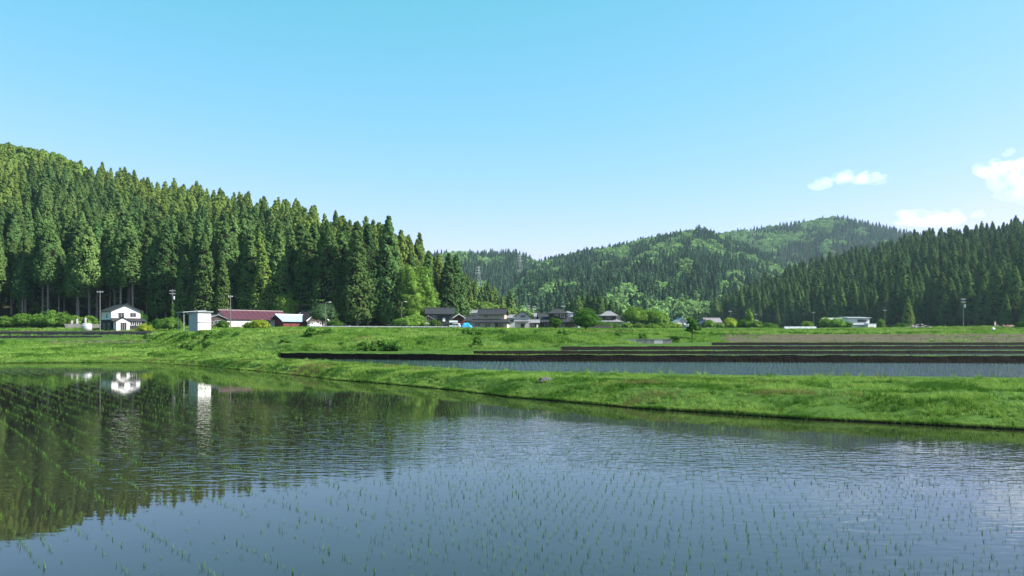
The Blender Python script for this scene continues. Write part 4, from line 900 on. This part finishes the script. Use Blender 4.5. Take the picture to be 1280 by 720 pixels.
t1 = pole(125, 226, 11.2, 'tall concrete utility pole at the corner of the black-and-white house', 1, trans=False, r0=.14)
t2 = pole(215.5, 246, 11.5, 'ivy-covered utility pole with transformer beside the cedars', 2, trans=True, r0=.15)
r9 = np.random.default_rng(9); link('ivy', broad_crown('ivy', [(0,0,1.6,.45,.45,1.6),(0,0,4,.38,.38,1.6),(.1,0,6.2,.3,.3,1.2)], 40, 20, .2, MF_bush, r9, .5), bpy.data.objects[[o.name for o in COL.objects if o.name.startswith('utility_pole')][-1]])
t3 = pole(288, 196, 8.2, 'slim utility pole in front of the red-roofed barn', 1, wid=1.0)
t4 = pole(407, 204, 6.4, 'street lamp pole with a bent arm before the grey green tree', 0, True, r0=.1, name='street_lamp', cat='street lamp')
t5 = pole(502, 224, 7.2, 'street lamp pole on the glade beside the cedars', 0, True, r0=.11, name='street_lamp', cat='street lamp')
t6 = pole(543, 286, 10.4, 'thin pale pole behind the dark village house', 0, r0=.12)
t7 = pole(913, 360, 8.2, 'pole by the yellowish bush, farther from the shed', 1); t8 = pole(934, 352, 7.6, 'pole carrying a crossarm close before the grey shed', 2); t9 = pole(945, 372, 7.2, 'plain short pole behind the grey shed', 1)
t10 = pole(1017, 372, 8.0, 'utility pole between the pale bush and the white-roofed house', 1); t11 = pole(1106, 372, 8.8, 'dark slim pole between the white annex and the rubble heap', 1, mat=M_postw)
t12 = pole(1204, 252, 9.0, 'tall pale concrete utility pole at the field edge before the dark wood', 2, trans=True, r0=.15)
t13 = pole(704, 300, 8.6, 'slim pole rising behind the broad dark house', 1); t14 = pole(660, 330, 9.5, 'utility pole deep in the village behind the storehouse', 2); t15 = pole(668, 334, 9.4, 'second utility pole deep in the village behind the annex', 2)
for a, b, s, l in ((t7,t8,.5,'cable between the two poles by the yellowish bush'),(t8,t9,.4,'cable between the poles at the grey shed'),(t9,t10,1.2,'cable from the grey shed to the white-roofed house'),(t10,t11,1.2,'cable passing over the white house'),(t14,t15,.3,'cable deep in the village behind the annex'),(t2,t3,1.,'cable from the ivy-covered pole to the barn pole'),(t3,t4,1.,'cable from the barn pole to the street lamp')):
    wire(a, b, s, l)
# pylons on the far ridge
def pylon(px, Y, zb_, hh, label):
    e = empty('pylon', (X_of(px, Y), Y, zb_), .5, label, 'pylon'); b = hh*.11; t = hh*.018; q = .10*hh/30
    for sx in (-1, 1):
        for sy in (-1, 1): m = MB(); m.tube((sx*b, sy*b, -2), (sx*t, sy*t, hh*.97), q, q*.6, 5); m.build('leg', M_metal, e)
    m = MB(); n = 9
    for k in range(n):
        z0, z1 = hh*k/n, hh*(k+1)/n; w0, w1 = b+(t-b)*k/n, b+(t-b)*(k+1)/n
        for sx, sy in ((1,1),(1,-1),(-1,-1),(-1,1)):
            m.tube((sx*w0, sy*w0, z0), (-sy*w1, sx*w1, z1), q*.5, q*.5, 4); m.tube((sx*w0, sy*w0, z0), (-sy*w0, sx*w0, z0), q*.4, q*.4, 4)
    tag(m.build('bracing', M_metal, e), kind='stuff')
    for k, (zz, w) in enumerate(((.62,.2),(.76,.17),(.9,.14))):
        m = MB(); m.tube((-w*hh,0,hh*zz), (0,0,hh*zz+.03*hh), q*.7, q*.7, 5); m.tube((w*hh,0,hh*zz), (0,0,hh*zz+.03*hh), q*.7, q*.7, 5); m.tube((-w*hh,0,hh*zz), (w*hh,0,hh*zz), q*.6, q*.6, 5); m.build('crossarm', M_metal, e)
    return Vector((X_of(px, Y), Y, zb_+hh*.76))
def ptop(px, py_top, Y, hh): return Z_of(py_top, Y)-hh
y1 = pylon(676.5, 1780, ptop(676.5, 312.5, 1780, 36), 36, 'lattice power pylon standing in the notch of the far ridge'); y2 = pylon(696.5, 1640, ptop(696.5, 313, 1640, 30), 30, 'lattice power pylon against the sky where the middle mountain rises')
y3 = pylon(650, 1330, ptop(650, 317, 1330, 30), 30, 'grey pylon on the forested far ridge above the broadleaf patch'); y4 = pylon(598.5, 900, ptop(598.5, 332, 900, 22), 22, 'grey pylon rising from the dark trees above the wooded spur')
for a, b, l in ((y4,y3,'upper power cable across the far ridge between two grey pylons'),(y3,y1,'power cable from the forest pylon to the notch pylon')):
    for dz in (0,): wire(a, b, 14, l, .10)
# ------------------------------------------------------------------ cars, tarpaulin, rubble, timber, person, stump
M_tyre = C('tyre_rubber', (.02,.02,.02)); M_cw = C('white_car_paint', (.75,.76,.77), rough=.25, spec=.5); M_cd = C('dark_car_paint', (.03,.035,.045), rough=.25, spec=.5)
def car(px, Y, rot, label, paint, L=3.4, Wd=1.48, Hh=1.6, dz=0, boxy=True):
    e = empty('parked_car', (X_of(px, Y), Y, tz1(px, Y)+dz), R(rot), label, 'car')
    pr = [(-L/2,.35),(L/2,.35),(L/2,.8),(L/2-.1,.92),(L*.28,1.0),(L*.14,Hh-.04),(-L*.4,Hh),(-L/2+.04,1.0)] if boxy else [(-L/2,.32),(L/2,.32),(L/2,.7),(L*.3,.9),(L*.1,Hh-.04),(-L*.22,Hh-.04),(-L*.42,.95),(-L/2,.85)]
    m = MB(); m.prism([(a, b) for a, b in pr], 'y', -Wd/2, Wd/2); b_ = m.build('body', paint, e)
    mod = b_.modifiers.new('bevel', 'BEVEL'); mod.width = .07; mod.segments = 2
    for sy in (-1, 1):
        g = MB(); yy = sy*Wd/2
        g.prism([(L*.2,1.04),(L*.11,Hh-.16),(-L*.08,Hh-.16),(-L*.08,1.04)], 'y', yy-.02, yy+.02); g.build('window', M_glass, e)
        g = MB(); g.prism([(-L*.11,1.04),(-L*.11,Hh-.16),(-L*.33,Hh-.16),(-L*.36,1.04)], 'y', yy-.02, yy+.02); g.build('window', M_glass, e)
        for sx in (-1, 1):
            w = MB(); w.tube((sx*L*.32, yy-.1*sy, .3), (sx*L*.32, yy+.03*sy, .3), .3, .3, 16); wo_ = w.build('wheel', M_tyre, e)
            w = MB(); w.tube((sx*L*.32, yy+.03*sy, .3), (sx*L*.32, yy+.045*sy, .3), .18, .17, 12); w.build('rim', M_metal, wo_)
        hl = MB(); hl.box(L/2-.03, L/2+.02, sy*Wd*.36-.14, sy*Wd*.36+.14, .62, .8); hl.build('headlight', M_trim, e)
    return e
car(568.5, 250, 178, 'white boxy small car parked beside the blue tarpaulin', M_cw, dz=.02)
car(428, 232, 5, 'dark car parked behind the guardrail by the grey green tree', M_cd, 4.0, 1.6, 1.4, boxy=False)
car(394, 228, 40, 'white car parked at the dark maroon-roofed house', M_cw, 4.0, 1.6, 1.4, boxy=False)
e = empty('tarpaulin_heap', (X_of(583.5, 249), 249, tz1(583.5, 249)), 0, 'bright blue tarpaulin stretched over a heap beside the white car', 'tarpaulin')
nu, nv = 24, 14; V = []
for j in range(nv):
    for i in range(nu):
        u, v = i/(nu-1)*2-1, j/(nv-1)*2-1; rr = max(abs(u)**2.6, abs(v)**2.6); hh = 1.75*(1-rr*.92)*(1-.18*u)+.10*math.sin(7*u+3*v)+.07*math.sin(11*v-4*u)
        V.append((u*1.75*(1+.05*math.sin(5*v)), v*1.2*(1+.05*math.sin(6*u)), max(hh, -.05)))
Fq = [(j*nu+i, j*nu+i+1, (j+1)*nu+i+1, (j+1)*nu+i) for j in range(nv-1) for i in range(nu-1)]
me = np_mesh('tarpaulin', V, Fq, C('blue_tarpaulin', (.02,.22,.55), (.02,.26,.62), rough=.45), True); o = link('tarpaulin', me, e); sd = o.modifiers.new('thick', 'SOLIDIFY'); sd.thickness = .02
m = MB(); m.path([(-1.6,-1.1,.15),(-.5,-1.18,.55),(.6,-1.15,.5),(1.65,-1.05,.12)], [.02]*4, 5); m.build('rope', M_trim, e)
def rock(name, seed, sx, sy, sz, mat, parent=None, loc=(0,0,0)):
    r = np.random.default_rng(seed); bm = bmesh.new(); bmesh.ops.create_icosphere(bm, subdivisions=2, radius=1)
    k = r.normal(size=(5, 3))
    for v in bm.verts:
        n = v.co.normalized(); f = 1+.16*sum(math.sin(3*float(np.dot(q, n))+i) for i, q in enumerate(k))/2; v.co = Vector((n.x*sx*f, n.y*sy*f, n.z*sz*f))
    me = bpy.data.meshes.new(name); bm.to_mesh(me); bm.free(); me.materials.append(mat); o = link(name, me, parent); o.location = loc; return o
M_rub = C('broken_concrete', (.34,.33,.34), (.16,.15,.16), sc=3); M_rub2 = C('rusty_scrap', (.12,.07,.055), sc=3)
h = empty('rubble_heap', (X_of(1150, 228), 228, tz1(1150, 228)), 0, 'heap of broken pale concrete rubble at the field edge', 'rubble heap'); rr_ = np.random.default_rng(12)
for k in range(46):
    u = rr_.uniform(-1, 1); s = .22+.28*rr_.random(); rock('chunk', 100+k, s, s*.8, s*.6, M_rub if rr_.random() < .8 else M_rub2, h, (u*3.0, rr_.uniform(-.9,.9), max(.1, (1-u*u)*.95*rr_.random()+.15)))
h = empty('timber_pile', (X_of(1262, 207), 207, tz1(1262, 207)), R(6), 'pile of cut logs and boards lying by the dark clump', 'timber pile'); M_log = C('cut_timber', (.26,.17,.12), (.16,.10,.08))
for k in range(11): yy = (k % 4)*.26-.4; zz = .14+(k//4)*.24; m = MB(); xo = rr_.uniform(-.5,.5); m.tube((-1.6+xo, yy, zz+.05*rr_.random()), (1.4+xo, yy+.1, zz+.08*rr_.random()), .13, .12, 8); m.build('log', M_log, h)
for k in range(4): m = MB(); m.tube((-2.0, -.7-.1*k, .1+.1*k), (1.0, -.9+.1*k, .5+.06*k), .06, .05, 5); m.build('board', M_log, h)
e = tag(rock('sack', 77, .42, .36, .48, M_white), 'white filled sack lying on the tilled earth near the person', 'sack'); e.location = (X_of(1241.5, 186), 186, tz1(1241.5, 186)+.25)
e = tag(rock('rock', 78, .46, .3, .24, C('grey_rock', (.10,.095,.095), (.03,.03,.03), sc=4)), 'grey weathered rock on the top of the near grass bank', 'rock'); RK = (681, 52.9); e.rotation_euler = (0, R(-14), .3); e.location = (X_of(*RK), RK[1], tz1(*RK)+.12)
# person with a hand cart bag: bent forward a little, light top, pale trousers
def skin(name, J, E, mat, parent, sub=2):
    me = bpy.data.meshes.new(name); me.from_pydata([j[:3] for j in J], E, []); o = link(name, me, parent)
    sk = o.modifiers.new('skin', 'SKIN'); sk.use_smooth_shade = True; me.skin_vertices or None
    for i, j in enumerate(J): me.skin_vertices[0].data[i].radius = (j[3], j[4] if len(j) > 4 else j[3])
    me.skin_vertices[0].data[0].use_root = True; s = o.modifiers.new('sub', 'SUBSURF'); s.levels = s.render_levels = sub; me.materials.append(mat); return o
PX, PY = 1243.5, 208
e = empty('person', (X_of(PX, PY), PY, tz1(PX, PY)), R(25), 'person in a pale pinkish top and light trousers standing at the field edge', 'person')
M_skin = C('skin', (.45,.27,.19)); M_top = C('pink_beige_cloth', (.52,.38,.34)); M_tr = C('light_trousers', (.50,.47,.44)); M_hair = C('straw_hat', (.50,.42,.28))
J = [(0,0,.92,.15,.12),(0,.02,1.15,.15,.11),(0,.0,1.36,.18,.11),(0,-.03,1.48,.06,.06),(0,-.06,1.60,.085,.10),(0,-.06,1.72,.06,.07),
     (.19,-.01,1.38,.065),(.25,-.08,1.12,.05),(.22,-.26,.95,.038),(.20,-.34,.90,.035),(-.19,-.01,1.38,.065),(-.26,-.03,1.10,.05),(-.24,-.16,.88,.038),(-.23,-.21,.81,.035),
     (.10,0,.86,.095),(.11,-.04,.48,.07),(.12,.02,.09,.05),(.12,-.13,.03,.04),(-.10,0,.86,.095),(-.13,.06,.48,.07),(-.15,.14,.09,.05),(-.15,0,.03,.04)]
E = [(0,1),(1,2),(2,3),(3,4),(4,5),(2,6),(6,7),(7,8),(8,9),(2,10),(10,11),(11,12),(12,13),(0,14),(14,15),(15,16),(16,17),(0,18),(18,19),(19,20),(20,21)]
skin('body', J, E, M_skin, e)
skin('shirt', [(0,0,.95,.175,.145),(0,.02,1.15,.17,.13),(0,0,1.37,.2,.13),(0,-.02,1.44,.09,.08),(.2,-.01,1.38,.085),(.25,-.08,1.12,.068),(.23,-.22,.99,.05),(-.2,-.01,1.38,.085),(-.26,-.03,1.10,.068),(-.245,-.13,.93,.05)], [(0,1),(1,2),(2,3),(2,4),(4,5),(5,6),(2,7),(7,8),(8,9)], M_top, e)
skin('trousers', [(0,0,.93,.17,.14),(.10,0,.85,.115),(.11,-.04,.48,.088),(.12,.02,.12,.07),(-.10,0,.85,.115),(-.13,.06,.48,.088),(-.15,.14,.12,.07)], [(0,1),(1,2),(2,3),(0,4),(4,5),(5,6)], M_tr, e)
m = MB(); m.tube((0,-.06,1.67), (0,-.06,1.80), .12, .09, 14); m.tube((0,-.07,1.66), (0,-.07,1.69), .24, .20, 18); m.build('hat', M_hair, e)
h = empty('wheelbarrow', (X_of(1248.5, 209), 209, tz1(1248.5, 209)), R(15), 'dark wheelbarrow beside the person at the field edge', 'wheelbarrow')
m = MB(); m.add([(-.55,-.36,.75),(.65,-.36,.85),(.65,.36,.85),(-.55,.36,.75),(-.3,-.22,.4),(.35,-.22,.4),(.35,.22,.4),(-.3,.22,.4)], [(4,7,6,5),(0,4,5,1),(1,5,6,2),(2,6,7,3),(3,7,4,0)]); m.build('tray', M_cd, h)
m = MB(); m.tube((.6,-.05,.2), (.6,.05,.2), .2, .2, 14); m.build('wheel', M_tyre, h)
for s in (-1, 1): m = MB(); m.path([(.6,s*.08,.2),(0,s*.26,.42),(-1.1,s*.3,.7)], [.025]*3, 6); m.build('handle', M_metal, h); m = MB(); m.tube((-.35,s*.26,.5), (-.4,s*.28,0), .022, .022, 6); m.build('leg', M_metal, h)

# ------------------------------------------------------------------ rice seedlings
MF_rice = fmat('rice_leaf', (.055,.135,.026), (.095,.19,.036), .35, 3, .2)
def blade_tuft(name, nb, hh, wd, lean, mat, r, spread=.02, seg=2):
    V, Fq = [], []
    for _ in range(nb):
        a = r.random()*6.28; l = hh*(.6+.5*r.random()); ln = lean*(.3+r.random()); bx, by = r.normal(0, spread, 2); ca, sa = math.cos(a), math.sin(a); b = len(V)
        pa = r.random()*6.28; wx, wy = math.cos(pa)*wd/2, math.sin(pa)*wd/2
        for t, w in ((0, 1), (.55, .85), (1, .12)):
            o_ = ln*l*t*t; x, y, z = bx+ca*o_, by+sa*o_, l*t*(1-.25*ln*t)
            V += [(x-wx*w, y-wy*w, z), (x+wx*w, y+wy*w, z)]
        Fq += [(b, b+1, b+3, b+2), (b+2, b+3, b+5, b+4)]
    return np_mesh(name, np.array(V), np.array(Fq), mat)
rr3 = np.random.default_rng(31)
RICE = [blade_tuft('blades', 4+int(rr3.integers(0, 3)), .125, .0075, .5, MF_rice, rr3) for _ in range(6)]
u = np.array([-.61, .79]); u /= np.linalg.norm(u); pv = np.array([u[1], -u[0]])
ga, gb = np.meshgrid(np.arange(-60, 190, .27), np.arange(-130, 70, .34)); ga = ga.ravel(); gb = gb.ravel()
wob = .25*np.sin(gb*.11+ga*.035)+.12*np.sin(ga*.2)
rowi = np.round(gb/.34).astype(int)
Pp = ga[:, None]*u+(gb+wob)[:, None]*pv+rr3.normal(0, .017, (len(ga), 2))
px = px_of(Pp[:, 0], np.maximum(Pp[:, 1], .1)); ok = (Pp[:, 1] > 8) & (px > -120) & (px < 1500); Pp, px, rowi = Pp[ok], px[ok], rowi[ok]
ok = Pp[:, 1] < interp(px, toe)-.5; Pp, px, rowi = Pp[ok], px[ok], rowi[ok]
den = VN.fbm(Pp[:, 0]*.16+7, Pp[:, 1]*.16+7); sc = np.clip(.75+.45*rr3.random(len(Pp))+.6*(den-.47), .5, 1.4)
sc = sc*np.where((px < 480) & (rowi % 3 == 0), 1.12, .9)
keep = rr3.random(len(Pp)) < np.clip(.80+.7*(den-.47), .5, .95)*np.where((px < 480) & (rowi % 3 > 0), .30, 1); Pp, sc, px = Pp[keep], sc[keep], px[keep]
rowy = HOR+CAMH/Pp[:, 1]*F; inv = (rowy < 724) & (px > 3) & (px < 1277)
o_ = np.argsort(Pp[:, 1]+1e6*(~inv)); first = o_[:300]; restr = o_[300:]
for k, i in enumerate(first):
    e = empty('rice_seedling', (Pp[i, 0], Pp[i, 1], -.012), rr3.random()*6.28, 'small green rice seedling standing in the open paddy water', 'rice seedling', 'rice seedlings in the open paddy')
    e.scale = (sc[i],)*3; link('blades', RICE[k % 6], e)
C_rice = src_collection('drice', RICE)
def stuff_points(name, P, s, coll, nvar, label, cat, tilt=.12):
    k = len(P); rot = rr3.normal(0, tilt, (k, 3)); rot[:, 2] = rr3.random(k)*6.28
    s = np.asarray(s); scl = np.stack([s, s, s*(.8+.4*rr3.random(k))], 1)
    instancer(name, P, rot, scl, rr3.integers(0, nvar, k), coll, label, cat)
Pr = np.column_stack([Pp[restr], np.full(len(restr), -.012)])
stuff_points('rice_seedlings', Pr, sc[restr]*.95, C_rice, 6, 'rows of young rice filling the flooded paddy', 'rice')
for k, (z, a, b_) in {1: (1.0, 'back', 1), 2: (1.64, 1, 2), 3: (1.97, 2, 3)}.items():
    ga, gb = np.meshgrid(np.arange(-70, 110, .5), np.arange(0, 160, 1.4)); X = ga.ravel()+rr3.normal(0, .05, ga.size); Yv = gb.ravel()+.37*X+.3*np.sin(X*.9); q = px_of(X, Yv)
    n0 = interp(q, back_pts)+.5 if a == 'back' else interp(q, W[a]['Y'])+1.5; ok = (q > W[k]['px']+8) & (q < 1500) & (Yv > n0) & (Yv < interp(q, W[b_]['Y'])-.3)
    stuff_points('rice_seedlings', np.column_stack([X, Yv, np.full(len(X), z-.01)])[ok], .85+.5*rr3.random(int(ok.sum())), C_rice, 6, ['', 'young rice in the rippled paddy behind the near grass bank', 'young rice on the lower dark-walled terrace', 'young rice on the upper dark-walled terrace'][k], 'rice')

# ------------------------------------------------------------------ grass
MF_grass = fmat('grass_blades', (.070,.170,.024), (.150,.26,.042), .35, .25, .25)
MF_grassd = fmat('dry_grass_blades', (.13,.15,.045), (.17,.17,.06), .3, .8, .2)
MF_grl = fmat('light_grass_blades', (.15,.26,.05), (.20,.31,.07), .35, .3, .2); MF_grk = fmat('dark_grass_blades', (.035,.095,.014), (.055,.13,.02), .35, .3, .2)
TUF = [blade_tuft('tuft', 16, .26, .018, .8, mt_, rr3, .09) for mt_ in (MF_grass, MF_grass, MF_grl, MF_grk, MF_grass)]+[blade_tuft('tuft', 14, .30, .018, .9, MF_grassd, rr3, .1)]
BIG = [blade_tuft('tuft', 22, .55, .05, .9, mt_, rr3, .24) for mt_ in (MF_grass, MF_grass, MF_grl, MF_grk, MF_grass)]+[blade_tuft('tuft', 16, .5, .045, .9, MF_grassd, rr3, .22)]
C_tuf = src_collection('etuf', TUF); C_big = src_collection('fbig', BIG)
def sample_zone(li0, li1, dens, p0, p1, r):
    """random points on the ground between cross-section lines li0..li1"""
    out = []
    cols_ = np.arange(p0, p1, 4.); Ys, zs = ground_lines(cols_)
    for li in range(li0, li1):
        Ya, Yb = Ys[li], Ys[li+1]; area = np.maximum(Yb-Ya, 0)*4/F*(Ya+Yb)/2; n = r.poisson(area*dens)
        ci = np.repeat(np.arange(len(cols_)), n)
        t = r.random(len(ci)); pxx = cols_[ci]+r.random(len(ci))*4; q, w = ground_lines(pxx)
        Y = q[li]*(1-t)+q[li+1]*t; Z = w[li]*(1-t)+w[li+1]*t
        out.append(np.column_stack([X_of(pxx, Y), Y, Z-.02]))
    return np.concatenate(out)
G = sample_zone(1, 3, 42, -100, 1500, rr3)
G = G[rr3.random(len(G)) < np.clip((VN.fbm(G[:, 0]*.8+3, G[:, 1]*.8+3)-.30)*3.2, .12, 1)]
ep = np.arange(-100, 1500, .35); ey = interp(ep, toe)+.08+.1*rr3.random(len(ep)); G = np.concatenate([G, np.column_stack([X_of(ep, ey), ey, .03+0*ey])])
hvar = .35+1.05*VN.fbm(G[:, 0]*.5, G[:, 1]*.5)
pick = rr3.integers(0, 2, len(G)); q_ = VN.fbm(G[:, 0]*.45+5, G[:, 1]*.45)+rr3.normal(0, .07, len(G)); pick = np.where(q_ > .47, 2, pick); pick = np.where(q_ < .37, 3, pick)
pick = np.where(VN.fbm(G[:, 0]*.25+25, G[:, 1]*.4)+rr3.normal(0, .05, len(G)) > .67, 5, pick)
k = len(G); rot = rr3.normal(0, .15, (k, 3)); rot[:, 2] = rr3.random(k)*6.28; s = hvar*(.6+.7*rr3.random(k)); gp_ = px_of(G[:, 0], G[:, 1]); s = s*np.where(gp_ > 300, np.clip((interp(gp_, back_pts)-G[:, 1])/5, .22, 1), 1); s = np.where(rr3.random(k) < .012, 1.4+.4*rr3.random(k), s)
dd = np.clip(G[:, 1]/70, .9, 1.7); instancer('bank_grass', G, rot, np.stack([s*dd, s*dd, s], 1), pick, C_tuf, 'bright green grass growing on the near bank between the paddies', 'grass')
# far meadows and embankment
G1 = sample_zone(3, 20, 2.2, -100, 352, rr3); q1_ = px_of(G1[:, 0], G1[:, 1]); G1 = G1[~((q1_ > 45) & (q1_ < 205) & (G1[:, 1] > 176) & (rr3.random(len(G1)) < .85))]; G2 = sample_zone(19, 22, 6, 150, 905, rr3); G2 = G2[rr3.random(len(G2)) < np.clip((VN.fbm(G2[:, 0]*.3+3, G2[:, 1]*.3+3)-.28)*3, .1, 1)]; G3 = np.concatenate([sample_zone(3+4*kk+3, 3+4*kk+4, 14, W[kk+1]['px']+1, 1480, rr3) for kk in range(4)]); G3 = G3[:]
G4 = sample_zone(22, 24, .7, -80, 1420, rr3); G5 = sample_zone(20, 22, .9, 905, 1420, rr3)
def meadow(name, G, lab, s0, dry=.62):
    k = len(G); rot = rr3.normal(0, .15, (k, 3)); rot[:, 2] = rr3.random(k)*6.28; s = s0*(.45+1.1*VN.fbm(G[:, 0]*.12, G[:, 1]*.12))*(.6+.7*rr3.random(k))
    pick = np.where(VN.fbm(G[:, 0]*.09+15, G[:, 1]*.09) > dry, 5, np.where(VN.fbm(G[:, 0]*.2+2, G[:, 1]*.2+8)+rr3.normal(0, .06, k) > .54, 2, np.where(VN.fbm(G[:, 0]*.17+12, G[:, 1]*.17+8)+rr3.normal(0, .06, k) < .41, 3, rr3.integers(0, 2, k)))); instancer(name, G, rot, np.stack([s*1.15, s*1.15, s], 1), pick, C_big, lab, 'grass')
meadow('meadow_grass', G1, 'rough green grass on the flat meadow below the road fence', .85); meadow('embankment_grass', G2, 'lush green grass covering the long embankment below the village', .75, .70)
meadow('terrace_grass', G3, 'narrow green grass strips along the tops of the dark terrace walls', .22, .75); meadow('verge_grass', G4, 'rough grass around the village houses and field edges', .9)
WD = [broad_crown('weed', [(0,0,.3,.7,.6,.35),(.4,.1,.25,.5,.5,.3),(-.4,-.1,.25,.5,.5,.3)], 22, 18, .22, mt_, rr3, .5) for mt_ in (MF_bush, MF_dk, MF_bush)]; C_wd = src_collection('gweed', WD)
WP = np.concatenate([sample_zone(20, 22, .05, 215, 880, rr3), sample_zone(3, 20, .004, -20, 345, rr3)]); WP = WP[VN.fbm(WP[:, 0]*.1+9, WP[:, 1]*.1+2) > .44]
stuff_points('embankment_weeds', WP, .5+.9*rr3.random(len(WP)), C_wd, 3, 'clumps of dark leafy weeds scattered over the grass embankment', 'weeds')
meadow('field_weeds', G5, 'dry weeds scattered over the tilled bank', .55, .40)
print('GRASS', len(G), len(G1), len(G2), len(G3), len(G4), len(Pr))

# ------------------------------------------------------------------ clouds
def cloud_mat(name, dens):
    m = bpy.data.materials.new(name); m.use_nodes = True; nt = m.node_tree; N = nt.nodes; L = nt.links; N.clear()
    out = N.new('ShaderNodeOutputMaterial'); pv_ = N.new('ShaderNodeVolumePrincipled'); pv_.inputs['Color'].default_value = (.955,.96,.97,1); pv_.inputs['Anisotropy'].default_value = .25
    tc = N.new('ShaderNodeTexCoord'); no = N.new('ShaderNodeTexNoise'); no.inputs['Scale'].default_value = .021; no.inputs['Detail'].default_value = 5; no.inputs['Roughness'].default_value = .6
    L.new(tc.outputs['Object'], no.inputs['Vector'])
    at = N.new('ShaderNodeAttribute'); mr = N.new('ShaderNodeMapRange'); mr.inputs[1].default_value = .41; mr.inputs[2].default_value = .68; mr.inputs[4].default_value = dens
    L.new(no.outputs['Fac'], mr.inputs[0]); L.new(mr.outputs[0], pv_.inputs['Density']); L.new(pv_.outputs[0], out.inputs['Volume']); return m
M_cl = cloud_mat('cloud_white', .015); M_cl2 = cloud_mat('cloud_thin', .010)
def cloud(label, puffs, mat, Y=3000):
    """puffs (px, py, half width px, half height px) merged into one closed body"""
    bm = bmesh.new(); s = Y/F; c0 = puffs[0]
    for (px, py, a, b) in puffs:
        mt = Matrix.Translation(((px-c0[0])*s, (hash((px, py)) % 7-3)*4, (c0[1]-py)*s)) @ Matrix.Diagonal((a*s, a*s*.8, b*s, 1))
        bmesh.ops.create_icosphere(bm, subdivisions=3, radius=1, matrix=mt)
    for v in bm.verts:
        q = v.co; f = VN.fbm(q.x*.02+q.y*.013+30, q.z*.03+q.y*.017+30)-.47; v.co += v.normal*f*34
    me = bpy.data.meshes.new('cloud'); bm.to_mesh(me); bm.free(); me.materials.append(mat); o = link('cloud', me); o.location = (X_of(c0[0], Y), Y, Z_of(c0[1], Y))
    rm = o.modifiers.new('merge', 'REMESH'); rm.mode = 'VOXEL'; rm.voxel_size = 5
    return tag(o, label, 'cloud')
cloud('small white cumulus cloud of three puffs above the highest mountain', [(1024,232,16,5),(1020,229,7,5),(1029,227,7,5),(1051,222,17,5),(1046,218,8,5),(1057,217,8,5),(1089,225,24,5),(1082,220,9,6),(1093,219,8,6),(1102,223,9,4)], M_cl)
cloud('large bright white cumulus cloud rising above the wooded slope', [(1245,213,28,9),(1228,208,10,7),(1243,205,9,7),(1262,206,12,8),(1278,208,14,10),(1262,228,26,12),(1300,222,34,24),(1270,243,26,10),(1246,245,12,4),(1284,252,18,8)], M_cl, 3050)
cloud('thin wide hazy cloud low over the wooded slope', [(1165,276,44,6),(1132,267,14,4),(1150,266,10,6),(1168,270,14,7),(1186,275,20,7),(1194,266,6,5)], M_cl2, 3500)
cloud('tiny faint cloud puff above the large white cloud', [(1259,191,7,4),(1251,184,3,3)], M_cl2, 3000)
cloud('tiny faint cloud puff between the large cloud and the wooded slope', [(1219,268,8,4),(1226,270,5,3)], M_cl2, 3450)
# ------------------------------------------------------------------ haze
hz = MB(); hz.box(-3600, 3600, -320, 2900, -2.5, 352)
mh = bpy.data.materials.new('haze_air'); mh.use_nodes = True; N = mh.node_tree.nodes; N.clear(); out = N.new('ShaderNodeOutputMaterial'); pvv = N.new('ShaderNodeVolumePrincipled')
pvv.inputs['Color'].default_value = (.62,.83,1,1); pvv.inputs['Density'].default_value = .000058; pvv.inputs['Anisotropy'].default_value = .3
mh.node_tree.links.new(pvv.outputs[0], out.inputs['Volume']); tag(hz.build('haze', mh), 'pale bluish air haze filling the valley', 'haze', kind='stuff')
